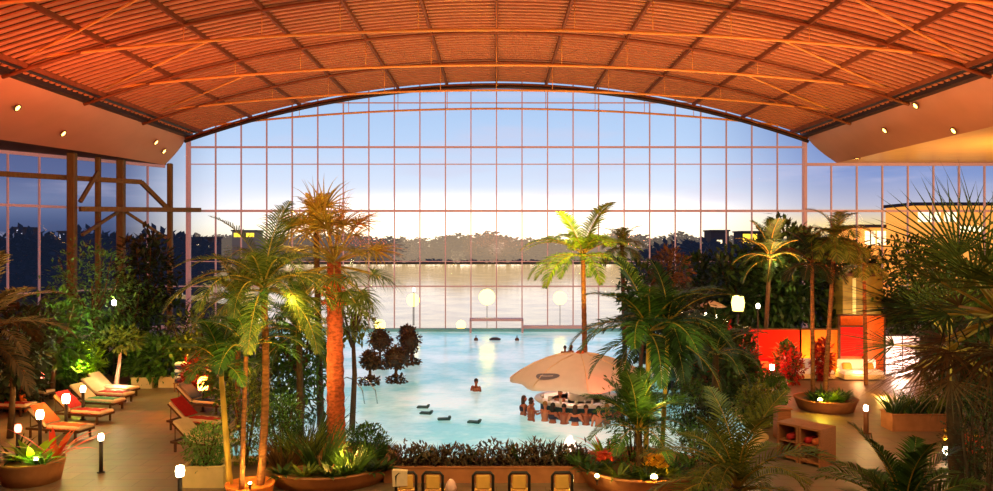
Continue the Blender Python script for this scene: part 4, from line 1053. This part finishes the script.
m_.add([(x-.06,y,z+.03) for x,y,z in pts], [(0,1,2,3),(3,2,5,4),(4,5,6,7)])
o = m_.build('towel', M['matt'], None, (X_(406,17.45),17.45,0)); tag(o, 'pale orange towel hung over the corner of a yellow chair back', 'towel')
sol = o.modifiers.new('s','SOLIDIFY'); sol.thickness = .02
m_ = MB(); m_.lathe([(0,0),(.1,.01),(.13,.12),(.09,.24),(.04,.3),(0,.31)], 14); tag(m_.build('beach_bag', M['towp'], None, (X_(451,17.1),17.1,.52)), 'small pale pink bag between the second and third yellow chair', 'bag')
t = thing('side_table', 'small dark round table carrying the pale pink bag between the yellow chairs', 'table', (X_(451,17.1),17.1,0))
m_ = MB(); m_.lathe([(0,.48),(.2,.48),(.2,.515),(0,.515)], 20); m_.build('table_top', M['wooddk'], t); m_ = MB(); m_.tube([(0,0,0),(0,0,.48)], .025, 8); m_.lathe([(0,0),(.14,0),(.13,.02),(0,.03)], 16); m_.build('pedestal', M['black_'], t)

def make_lounger(bx=True):
    t = thing('sun_lounger', 'x', 'sun lounger')   # head at -X, foot at +X, length 1.95
    m_ = MB()
    for sy in (-1,1): m_.bar((-.95,sy*.31,.28),(1.0,sy*.31,.28),.05,.07)
    for x in (-.95,-.2,.4,1.0): m_.bar((x,-.31,.28),(x,.31,.28),.05,.05)
    m_.build('frame', M['wooddk'], t)
    for sx in (-.8,.85):
        for sy in (-1,1): m_ = MB(); m_.box((sx,sy*.3,.13),(.06,.05,.26)); m_.build('leg', M['wooddk'], t)
    m_ = MB(); m_.box((.4,0,.36),(1.24,.6,.1),bev=.03); m_.build('mattress', M['matt'], t)
    m_ = MB(); rot = Matrix.Rotation(R(38),3,'Y'); m_.box((-.58,0,.62),(.82,.6,.09), rot=rot, bev=.03); br_ = m_.build('backrest', M['matt'], t)
    m_ = MB(); m_.box((-.62,0,.555),(.84,.58,.03), rot=rot); m_.tube([(-.85,.25,.3),(-.85,.25,.72)], .015, 5); m_.tube([(-.85,-.25,.3),(-.85,-.25,.72)], .015, 5); m_.build('backrest_frame', M['wicker'], br_)
    return t
lg = make_lounger(); first = True
def lounger(x, y, rz, label, group):
    global first
    o = lg if first else dup(lg, (x,y,0), rz); first = False
    o.location = (x,y,0); o.rotation_euler = (0,0,rz); o['label'] = label; o['group'] = group; return o
def towel_on(x, y, rz, m, label, back=False):
    m_ = MB(); n_ = 10; vs = []
    for i in range(n_+1):
        u = -.2+1.1*i/n_
        for j in range(5):
            v = -.33+.66*j/4; z = .425+.012*math.sin(u*17+v*5)
            if abs(v) > .31: z -= .1
            vs.append((u, v, z))
    m_.smooth = True; m_.add(vs, [(i*5+j,(i+1)*5+j,(i+1)*5+j+1,i*5+j+1) for i in range(n_) for j in range(4)])
    if back:
        vs = [(-.22,-.28,.44),(-.22,.28,.44),(-.86,.28,.95),(-.86,-.28,.95)]; m_.add([(a-.0,b,c+.03) for a,b,c in vs], [(0,1,2,3)])
    o = m_.build('towel', M[m], None, (x,y,0), rz); tag(o, label, 'towel'); return o
LLROW = [(92,437),(112,421),(124,409),(133,402),(138,396)]
order = ['nearest the round terracotta planter','second from the round terracotta planter','third from the round terracotta planter','next to last before the white trunk','last one, right by the white trunk']
LL = []
for i, (px, py) in enumerate(LLROW):
    g_ = gnd(px, py); x = g_.x-1.0; y = g_.y; a = -.25
    lounger(x, y, a, 'cream-cushioned lounger in the row left of the path, '+order[i], 'loungers left of the path'); LL.append((x,y,a))
towel_on(*LL[0], 'towo', 'orange-red towel spread over the lounger nearest the round planter', True)
towel_on(*LL[1], 'towr', 'bright red towel spread over the second lounger from the round planter', True)
towel_on(*LL[3], 'towr', 'red towel lying on the next to last lounger before the white trunk')
towel_on(*LL[2], 'towg', 'pale green towel on the third lounger from the round planter')
towel_on(*LL[4], 'towp', 'pale pink towel on the lounger right by the white trunk')
L2 = []
for i, (px, py, w) in enumerate(((14,414,'nearest the left edge'),(34,400,'beside the crooked lit trunk'),(56,390,'behind the twin small lamps'),(80,381,'closest to the lime bush'),(100,374,'farthest along the dark hedge'))):
    g_ = gnd(px, py); lounger(g_.x-.3, g_.y, -.15, 'shadowed lounger of the rear row, '+w, 'loungers in the rear row'); L2.append((g_.x-.3,g_.y,-.15))
towel_on(*L2[1], 'towo', 'orange towel on the shadowed lounger beside the crooked lit trunk')
towel_on(*L2[2], 'towo', 'orange towel on the shadowed lounger behind the twin small lamps', True)
towel_on(*L2[0], 'towr', 'red towel on the shadowed lounger nearest the left edge', True)
RR_ = [(172,452,'nearest the cream shrub box'),(168,430,'second from the cream shrub box'),(176,411,'third from the cream shrub box, facing the orange lamp'),(184,396,'fourth from the cream shrub box'),(186,385,'fifth from the cream shrub box')]
LR = []
for i, (px, py, w) in enumerate(RR_):
    g_ = gnd(px, py); x = g_.x+.95; lounger(x, g_.y, -.35, 'cream-cushioned lounger right of the path, '+w, 'loungers right of the path'); LR.append((x,g_.y,-.35))
towel_on(*LR[1], 'towr', 'dark red towel on the second lounger from the cream shrub box', True)
towel_on(*LR[2], 'towb', 'navy towel on the lounger facing the orange lamp', True)
towel_on(*LR[3], 'towb', 'navy towel on the fourth lounger from the cream shrub box')
# striped towel stack
t0 = gnd(181,391)
for i in range(6):
    m_ = MB(); m_.box((0,0,0),(.42,.34,.13),bev=.04); m_.cur = 1
    o = m_.build('folded_towel', M['white'] if i%2 else M['towb'], None, (t0.x,t0.y,.43+.135*i)); tag(o, ('white' if i%2 else 'navy')+' folded towel in the striped stack, '+['lowest','second from the bottom','third from the bottom','third from the top','second from the top','topmost'][i], 'towel', 'folded towels in the striped stack')
t = thing('side_table', 'small wooden table under the striped towel stack at the path end', 'table', (t0.x,t0.y,0)); m_ = MB(); m_.box((0,0,.34),(.5,.42,.04),bev=.01); m_.build('table_top', M['wood'], t)
for sx in (-1,1):
    for sy in (-1,1): m_ = MB(); m_.box((sx*.2,sy*.16,.16),(.04,.04,.32)); m_.build('leg', M['wood'], t)

# wooden cube shelves
def cube_shelf(c, w, h, d, rz, label):
    t = thing('cube_shelf', label, 'shelf', (*c[:2],0), rz); th = .06
    for nm, cc, dd in (('side_panel',(-w/2+th/2,0,h/2),(th,d,h)),('side_panel',(w/2-th/2,0,h/2),(th,d,h)),('top',(0,0,h-th/2),(w-2*th,d,th)),('bottom',(0,0,.1),(w-2*th,d,th)),('back_panel',(0,d/2-.015,h/2),(w-2*th,.03,h-2*th)),('shelf',(0,0,h*.52),(w-2*th,d-.06,.04))):
        m_ = MB(); m_.box(cc, dd); m_.build(nm, M['wood'], t)
    return t
g_ = gnd(812,466)
SA = R(-52); sd = Vector((math.cos(SA), math.sin(SA))); s0 = Vector((X_(806,21.5), 21.5)); sn = Vector((math.sin(SA), -math.cos(SA)))
cube_shelf(tuple(s0+sd*.33), .64, 1.02, .78, SA, 'wooden open cube shelf unit nearer the camera side, its plain end catching the light')
cube_shelf(tuple(s0-sd*.33), .64, 1.02, .78, SA, 'wooden open cube shelf unit behind the first, beside the short square post')
for i,(du,m,lb) in enumerate(((.2,'towr','rolled dark red towel lying inside the nearer cube shelf'),(.42,'towo','rolled orange towel lying inside the nearer cube shelf'),(-.33,'towr','rolled dark red towel lying inside the shelf unit beside the square post'))):
    p = s0+sd*du; m_ = MB(); m_.tube([(p.x+sn.x*.3,p.y+sn.y*.3,0),(p.x-sn.x*.15,p.y-sn.y*.15,0)], .085, 12); tag(m_.build('rolled_towel', M[m], None, (0,0,.64)), lb, 'towel')
t = thing('wooden_post', 'short square wooden post with a flat cap behind the cube shelves', 'post', (X_(782,24),24,0)); m_ = MB(); m_.box((0,0,.45),(.42,.42,.9),bev=.02); m_.build('shaft', M['orange'] if 0 else M['wood'], t); m_ = MB(); m_.box((0,0,.93),(.5,.5,.06),bev=.02); m_.build('cap', M['wood'], t)

# lounge with red wall
Yw = 36.4
def wallpanel(px0, px1, z0, z1, m, name, label, cat, Y=Yw, d=.12):
    t = thing(name, label, cat, ((X_(px0,Y)+X_(px1,Y))/2, Y, 0)); w = X_(px1,Y)-X_(px0,Y)
    m_ = MB(); m_.box((0,0,(z0+z1)/2),(w,d,z1-z0)); m_.build('panel', M[m], t); m_ = MB(); m_.box((0,0,z1+.03),(w+.06,d+.08,.06)); m_.box((-w/2,0,(z1)/2),(.08,d+.05,z1)); m_.box((w/2,0,z1/2),(.08,d+.05,z1)); m_.build('frame', M['wooddk'], t); return t
wallpanel(738, 800, 0, 1.95, 'red', 'partition_wall', 'long glowing red partition wall behind the lounge shrubs', 'partition')
wallpanel(800, 838, 0, 1.95, 'orange', 'partition_wall', 'yellow-orange lit partition between the two red ones', 'partition')
wallpanel(839, 864, .75, 2.1, 'red', 'wall_panel', 'square scarlet wall panel to the right of the palm trunk', 'panel', 36.25)
wallpanel(839, 884, 0, 2.6, 'orange', 'partition_wall', 'tall orange partition carrying the square scarlet panel', 'partition', 36.5)
t = thing('kiosk', 'olive-yellow lit kiosk with a pale vertical slot behind the drooping palm', 'kiosk', (X_(862,39),39,0)); zt = at(0,276,39).z
m_ = MB(); m_.box((0,.6,zt/2),(2.0,1.4,zt)); m_.build('wall', M['reed'], t); m_ = MB(); m_.box((0,.6,zt+.06),(2.2,1.6,.14)); m_.build('roof', M['wooddk'], t)
m_ = MB(); m_.box((-.45,-.12,at(0,297,39).z),(.16,.06,1.9)); m_.build('window_slot', M['g_strip'], t)
# white curtains added to carry the bright glow behind fan palm
for k in range(2):
    m_ = MB(); n_ = 40; x0, x1 = X_(886+k*17,35.5), X_(902+k*17,35.5); vs = []
    for z in (.05,1.75):
        for i in range(n_+1):
            u = i/n_; vs.append((x0+(x1-x0)*u, 35.5+.06*math.sin(u*38), z))
    m_.add(vs, [(i,i+1,n_+2+i,n_+1+i) for i in range(n_)])
    tag(m_.build('curtain', M['curtain']), ('white lit curtain added as a glow carrier, next to the orange partition','white lit curtain added as a glow carrier, farther under the fan palm')[k], 'curtain')
t = thing('curtain_rail', 'added dark rail on two posts carrying the white lit curtains', 'rail', (X_(903,35.6),35.6,0)); m_ = MB(); m_.tube([(-.85,0,1.8),(.85,0,1.8)], .03, 6); m_.build('rail', M['metald'], t)
for sx in (-1,1): m_ = MB(); m_.tube([(sx*.85,0,0),(sx*.85,0,1.85)], .035, 6); m_.build('post', M['metald'], t)
def daybed(px, Y, rz, w, label, m='mattress_w'):
    t = thing('daybed', label, 'daybed', (X_(px,Y),Y,0), rz); m_ = MB(); m_.box((0,0,.15),(w,.9,.2),bev=.02); m_.build('base', M['matt'], t)
    m_ = MB(); m_.box((0,0,.33),(w-.05,.86,.17),bev=.05); m_.build('mattress', M[m], t)
    m_ = MB(); m_.box((0,.36,.62),(w-.1,.14,.42),bev=.05); m_.build('back_cushion', M[m], t)
    for sx in (-1,1):
        m_ = MB(); m_.box((sx*w*.27,.2,.52),(.42,.16,.36), rot=Matrix.Rotation(-.5,3,'X'), bev=.06); tag(m_.build('throw_cushion', M['pad'], None, tuple(t.matrix_world.translation) if 0 else (X_(px,Y),Y,.0), rz), 'yellow cushion on the '+label.split(' daybed')[0]+' daybed, '+('pool side' if sx < 0 else 'curtain side'), 'cushion')
daybed(860, 34.4, 0, 1.8, 'bright white-lit daybed in front of the scarlet panel')
daybed(812, 34.6, 0, 1.7, 'cream-lit daybed behind the twin palm trunks')
daybed(776, 34.8, 0, 1.6, 'red-lit daybed before the long red partition', 'towr')
# plants on reflections: far terrace parasols
for i,(px,py,w,lb) in enumerate(((684,300,34,'widest pale parasol on the shore terrace under the dark trees'),(712,306,30,'low pale parasol on the shore terrace left of the round lamp'),(692,314,26,'small pale parasol lowest on the shore terrace'))):
    Y = 43-2*i; t = thing('parasol', lb, 'umbrella', (X_(px,Y),Y,0)); zt = at(0,py-6,Y).z; rr = w/2*Y/F
    m_ = MB(); m_.lathe([(rr,zt-.35),(rr*.6,zt-.18),(0,zt)], 16); m_.build('canopy', M['canvas'], t); m_ = MB(); m_.tube([(0,0,0),(0,0,zt)], .035, 6); m_.build('pole', M['metald'], t)

# ================================================================== LAMPS
def bollard(px, Y, z, label, m='g_lampw', r=.075, col=(255,200,120), e=40, pw=.05, body='metald'):
    t = thing('bollard_lamp', label, 'lamp', (X_(px,Y),Y,0))
    m_ = MB(); m_.tube([(0,0,0),(0,0,z-r*1.2)], pw, 10); m_.lathe([(0,0),(pw*2,0),(pw*2,.02),(0,.03)], 12); ps_ = m_.build('post', M[body], t)
    m_ = MB(); m_.lathe([(0,z-r*1.3),(r*.8,z-r*1.2),(r,z),(r*.8,z+r),(0,z+r*1.25)], 14); m_.build('glass_shade', M[m], t)
    m_ = MB(); m_.lathe([(r*.9,z-r*1.35),(r*.95,z-r*1.25),(0,z-r*1.2)], 12); m_.build('collar', M['metald'], ps_)
    if e: light('POINT', (X_(px,Y), Y-.0, z+r*1.6+.08), col, e, .06)
    return t
bollard(101, 20.4, .93, 'slim bollard lamp with bright white head standing alone on the path', e=60)
bollard(180, 17.3, .95, 'bollard lamp with bright white head beside the cream shrub box', r=.1, e=50)
bollard(866, 24.6, .8, 'slim bollard lamp on the lit paving near the round palm planter', e=50, pw=.075, body='rib')
bollard(946, 21.5, .28, 'knee-low white lamp beside the red flowers', r=.09, e=25)
bollard(203, 27.8, 1.0, 'orange-glowing lamp amid the loungers right of the path', 'g_lampo', .19, (255,110,30), 260)
bollard(66, 24.6, 1.1, 'bright yellow lamp head above the orange towels', 'g_lamp', .12, (255,190,90), 60)
bollard(83, 26.5, 1.05, 'pale lamp head next to the green towel', 'g_lampw', .09, (255,220,160), 30)
bollard(40, 23.0, .95, 'yellow lamp close behind the round terracotta planter', 'g_lamp', .11, (255,190,90), 50)
bollard(18, 21.4, .92, 'reddish lamp at the left edge before the planter', 'g_lampr', .09, (255,90,60), 30)
bollard(43, 29.5, 1.0, 'small pinkish lamp under the dark trees at the left', 'g_lampr', .09, (255,160,110), 30)
bollard(114, 34, 3.4, 'small white lamp on a tall post in front of the round dark tree', 'g_lampw', .1, (255,220,160), 25, .035)
bollard(738, 36, 3.23, 'large round yellow lamp on a post above the red shrubs', 'g_big', .3, (255,210,130), 160, .04)
bollard(684, 38, 2.55, 'white lamp at the terrace parasols, left of a scattered line', 'g_lampw', .14, (255,220,190), 0, .03)
bollard(706, 38, 2.5, 'small white lamp in the scattered line by the terrace parasols', 'g_lampw', .09, (255,220,190), 0, .03)
bollard(717, 38, 2.4, 'white lamp in the scattered line just below the big round lamp', 'g_lampw', .11, (255,220,190), 0, .03)
bollard(726, 37, 2.4, 'white lamp in the scattered line closest to the big round lamp', 'g_lampw', .11, (255,220,190), 0, .03)
bollard(758, 36, 3.1, 'small white lamp right of the big round lamp', 'g_lampw', .09, (255,220,190), 0, .03)
bollard(718, 30, 2.65, 'little yellow lamp above the red-flowered shrub', 'g_lamp', .1, (255,200,60), 20, .03)
bollard(772, 33, .75, 'small white lamp glowing on the red partition', 'g_lampw', .1, (255,120,90), 60, .03)
bollard(414, 57, 2.6, 'tiny lamp on a thin post beyond the glass over the clipped trees', 'g_lampw', .1, (255,220,160), 0, .03)

def spot(px, Y, z, label, m='g_lamp', r=.07, col=(255,200,80), e=60, dz=.25):
    x = X_(px,Y); t = thing('garden_spotlight', label, 'spotlight', (x,Y,z))
    m_ = MB(); m_.tube([(0,0,-.05),(0,0,.06)], .02, 6); m_.build('spike', M['metald'], t)
    m_ = MB(); m_.lathe([(r*.6,.05),(r,.15),(r*.85,.15),(r*.5,.06)], 12); m_.build('housing', M['metald'], t)
    m_ = MB(); m_.sphere((0,0,.15), r*.85, 10); m_.build('lens', M[m], t)
    light('POINT', (x,Y-.12,z+dz), col, e, .05)
spot(597, 18.15, .42, 'white-hot spotlight under the red bromeliad', col=(255,220,120), e=30)
spot(654, 18.05, .42, 'yellow spotlight under the orange bromeliad', r=.1, col=(255,170,40), e=45)
spot(344, 19.2, .34, 'yellow spotlight at the foot of the red trunk', r=.05, col=(255,180,80), e=70, dz=.5)
spot(36, 19.35, .47, 'yellow-green spotlight in the round terracotta planter', r=.06, col=(220,255,70), e=45, dz=.35)
spot(820, 27.35, .34, 'yellow spotlight at the front of the twin-palm planter', r=.09, col=(255,220,60), e=60)
spot(250, 17.9, .33, 'yellow spotlight in the pot of the slender palms', r=.05, col=(255,210,100), e=45, dz=.5)

# accent uplights plus unseen fill lights, added without fixtures
W_ = lambda px,py,Y: tuple(at(px,py,Y))
light('POINT', W_(262,360,17.0), (255,205,90), 120, .15)
light('POINT', W_(290,300,17.2), (255,225,120), 110, .15)
light('POINT', W_(300,370,20.4), (255,225,120), 70, .15)
light('POINT', W_(222,400,19.6), (255,190,60), 60, .1)
light('SPOT', W_(312,440,18.6), (255,205,120), 360, .1, W_(336,290,21), spot_size=R(70), spot_blend=.6)
light('SPOT', W_(360,430,19.0), (255,206,120), 700, .1, W_(340,230,21), spot_size=R(60), spot_blend=.6)
light('POINT', W_(300,215,23.2), (255,200,90), 200, .2)
light('SPOT', W_(600,340,29.0), (255,220,60), 1700, .1, W_(584,235,32), spot_size=R(75), spot_blend=.5)
light('POINT', W_(560,230,31), (255,220,60), 120, .2)
light('POINT', W_(660,400,18.6), (255,220,120), 60, .1)
light('POINT', W_(80,362,31.2), (220,255,60), 140, .1)
light('POINT', W_(100,296,29.5), (235,255,160), 360, .3)
light('POINT', W_(188,346,31.6), (255,200,60), 120, .1)
light('POINT', W_(24,390,25), (255,160,60), 90, .1)
light('POINT', W_(118,378,30.2), (255,210,170), 60, .1)
light('SPOT', W_(800,390,27.0), (255,200,110), 520, .1, W_(836,240,28.2), spot_size=R(60), spot_blend=.5)
light('POINT', W_(770,350,34.2), (255,40,30), 300, .2)
light('POINT', W_(818,362,35.2), (255,200,60), 260, .2)
light('POINT', W_(858,372,34.0), (255,190,120), 110, .2)
light('POINT', W_(898,365,36.6), (255,220,205), 900, .3)  # unseen light added behind the curtains so they glow
light('POINT', W_(900,372,34.4), (255,215,190), 200, .3)
light('POINT', W_(884,398,30.5), (255,200,90), 520, .3)
light('POINT', W_(868,318,37), (240,205,80), 110, .2)
light('POINT', W_(780,262,37), (255,235,150), 230, .3)
light('AREA', (-4,28,4.5), (255,220,160), 90, 1.5, (-5,35,1))
light('POINT', W_(700,335,32), (255,110,50), 120, .2)
light('POINT', W_(570,378,28.6), (255,190,160), 80, .2)
light('SPOT', W_(600,400,25.0), (255,90,60), 260, .1, W_(600,352,28.4), spot_size=R(50), spot_blend=.8)
light('AREA', (BX-3, BYY-6, 5.5), (255,206,176), 260, 1.5, (BX,BYY,1))
light('AREA', (0,16.0,4.2), (255,176,92), 120, 3, (0,18.2,.3))
light('AREA', (-9.5,18,5.5), (255,190,130), 60, 2.5, (-9.5,24,0))
light('AREA', (-12,27,6), (255,190,130), 45, 2.5, (-13,30,0))
light('AREA', (9.5,17,5.5), (255,200,136), 190, 2.5, (10,23,0))
light('AREA', (8.0,6.5,6.5), (240,240,190), 150, 2, (7,13,1.5))
light('AREA', (-8,12,7.5), (250,240,170), 170, 3, (-13,26,2.5))
light('AREA', (-3,13,8), (250,240,170), 230, 3, (-5,20,4))
light('AREA', (5,13,8), (240,250,180), 300, 3, (5,20,4))
light('AREA', (13,20,8), (250,230,150), 260, 3, (11,34,4))
light('AREA', (0,8,7.2), (255,196,130), 220, 5, (0,16,2))
# roof uplighting
light('AREA', (-15,18,7.2), (255,40,16), 800, 4, (-13,30,16))
light('AREA', (15,18,7.2), (255,62,30), 950, 4, (13,30,16))
light('AREA', (0,19,7.2), (255,56,20), 600, 5, (0,28,17))
light('AREA', (-13,36,7.0), (255,130,60), 620, 5, (-10,46,16))
light('AREA', (13,36,7.0), (255,165,100), 900, 5, (10,46,16))
light('AREA', (0,38,7.0), (255,170,84), 760, 6, (0,48,17))
light('AREA', (-16.5,33,9.3), (255,120,72), 620, 2.5, (-25,39,12.6))
light('AREA', (-20,22,9.3), (255,110,66), 700, 2.5, (-27,30,12.6))
light('AREA', (15,26,6.5), (255,150,84), 1150, 3, (24,40,12.5))
light('AREA', (30,42,7.0), (255,190,96), 1300, 5, (30,46,11.6))

# ================================================================== WORLD
w = bpy.data.worlds.new('dusk_sky'); bpy.context.scene.world = w; w.use_nodes = True; nt = w.node_tree; nt.nodes.clear()
N = nt.nodes.new; L = nt.links.new
def math_(op, a, b=None):
    n_ = N('ShaderNodeMath'); n_.operation = op
    for i, v in enumerate((a, b)):
        if v is None: continue
        if isinstance(v, (int, float)): n_.inputs[i].default_value = v
        else: L(v, n_.inputs[i])
    return n_.outputs[0]
def ramp(fac, stops):
    r = N('ShaderNodeValToRGB'); e = r.color_ramp.elements
    while len(e) < len(stops): e.new(.5)
    for q, (p, c) in zip(e, stops): q.position = p; q.color = srgb(*c)
    L(fac, r.inputs[0]); return r.outputs[0]
def mixc(f, a, b, mode='MIX'):
    m = N('ShaderNodeMix'); m.data_type = 'RGBA'; m.blend_type = mode
    if isinstance(f, (int, float)): m.inputs[0].default_value = f
    else: L(f, m.inputs[0])
    for s_, v in ((m.inputs[6], a), (m.inputs[7], b)):
        if isinstance(v, tuple): s_.default_value = v
        else: L(v, s_)
    return m.outputs[2]
tc = N('ShaderNodeTexCoord'); sp = N('ShaderNodeSeparateXYZ'); L(tc.outputs['Generated'], sp.inputs[0])
el = math_('DIVIDE', sp.outputs[2], math_('MAXIMUM', sp.outputs[1], .05))      # tangent of elevation toward the lake
azv = math_('DIVIDE', sp.outputs[0], math_('MAXIMUM', sp.outputs[1], .05))
el3 = math_('MULTIPLY', el, 2.5)                                                 # 0..0.4 -> 0..1
c_mid = ramp(el3, [(0,(255,236,200)),(.06,(255,250,236)),(.12,(244,244,250)),(.2,(216,228,247)),(.32,(188,212,243)),(.5,(164,196,235)),(1,(118,152,206))])
c_side = ramp(el3, [(0,(255,206,110)),(.06,(246,214,150)),(.12,(190,188,206)),(.22,(132,152,202)),(.36,(104,128,186)),(.52,(92,116,176)),(1,(60,80,140))])
c_left = ramp(el3, [(0,(60,70,104)),(.07,(78,92,130)),(.14,(112,124,160)),(.22,(92,104,146)),(.36,(76,88,132)),(.52,(70,84,124)),(1,(50,60,110))])
def sstep(v, a, b):
    m = N('ShaderNodeMapRange'); m.interpolation_type = 'SMOOTHSTEP'; L(v, m.inputs[0]); m.inputs[1].default_value = a; m.inputs[2].default_value = b; return m.outputs[0]
c = mixc(sstep(azv, .22, .46), c_mid, c_side)
c = mixc(sstep(math_('MULTIPLY', azv, -1), .34, .50), c, c_left)
mp = N('ShaderNodeMapping'); mp.inputs['Scale'].default_value = (3,3,22); L(tc.outputs['Generated'], mp.inputs[0])
nz = N('ShaderNodeTexNoise'); nz.inputs['Scale'].default_value = 1.6; nz.inputs['Detail'].default_value = 6; L(mp.outputs[0], nz.inputs['Vector'])
cl_ = sstep(nz.outputs[0], .5, .72)
c = mixc(math_('MULTIPLY', cl_, .4), c, srgb(214,206,226))
# warm sun afterglow near the horizon, centred
gl = math_('MULTIPLY', math_('SUBTRACT', 1.0, sstep(math_('ABSOLUTE', math_('SUBTRACT', azv, .0)), .05, .42)), math_('SUBTRACT', 1.0, sstep(el, .015, .075)))
bg = N('ShaderNodeBackground'); 
add = mixc(gl, c, (1.6,1.2,.7,1), 'ADD')
L(add, bg.inputs[0]); bg.inputs[1].default_value = 1.1
out = N('ShaderNodeOutputWorld'); L(bg.outputs[0], out.inputs[0])

# ================================================================== CAMERA
cam = bpy.data.cameras.new('camera'); co = bpy.data.objects.new('camera', cam); C.objects.link(co)
co.location = (0,0,CH); co.rotation_euler = (R(90),0,0); cam.sensor_width = 36; cam.lens = F/993*36; cam.shift_y = (HY-245.5)/993; cam.clip_end = 2000; cam.clip_start = .05
bpy.context.scene.camera = co
sc = bpy.context.scene
sc.view_settings.view_transform = 'Standard'; sc.view_settings.look = 'None'; sc.view_settings.exposure = 0; sc.view_settings.gamma = 1
sc.cycles.use_denoising = True; sc.cycles.max_bounces = 6; sc.cycles.diffuse_bounces = 3; sc.cycles.transparent_max_bounces = 12
sc.cycles.sample_clamp_indirect = 4; sc.cycles.sample_clamp_direct = 0; sc.cycles.caustics_reflective = False; sc.cycles.caustics_refractive = False
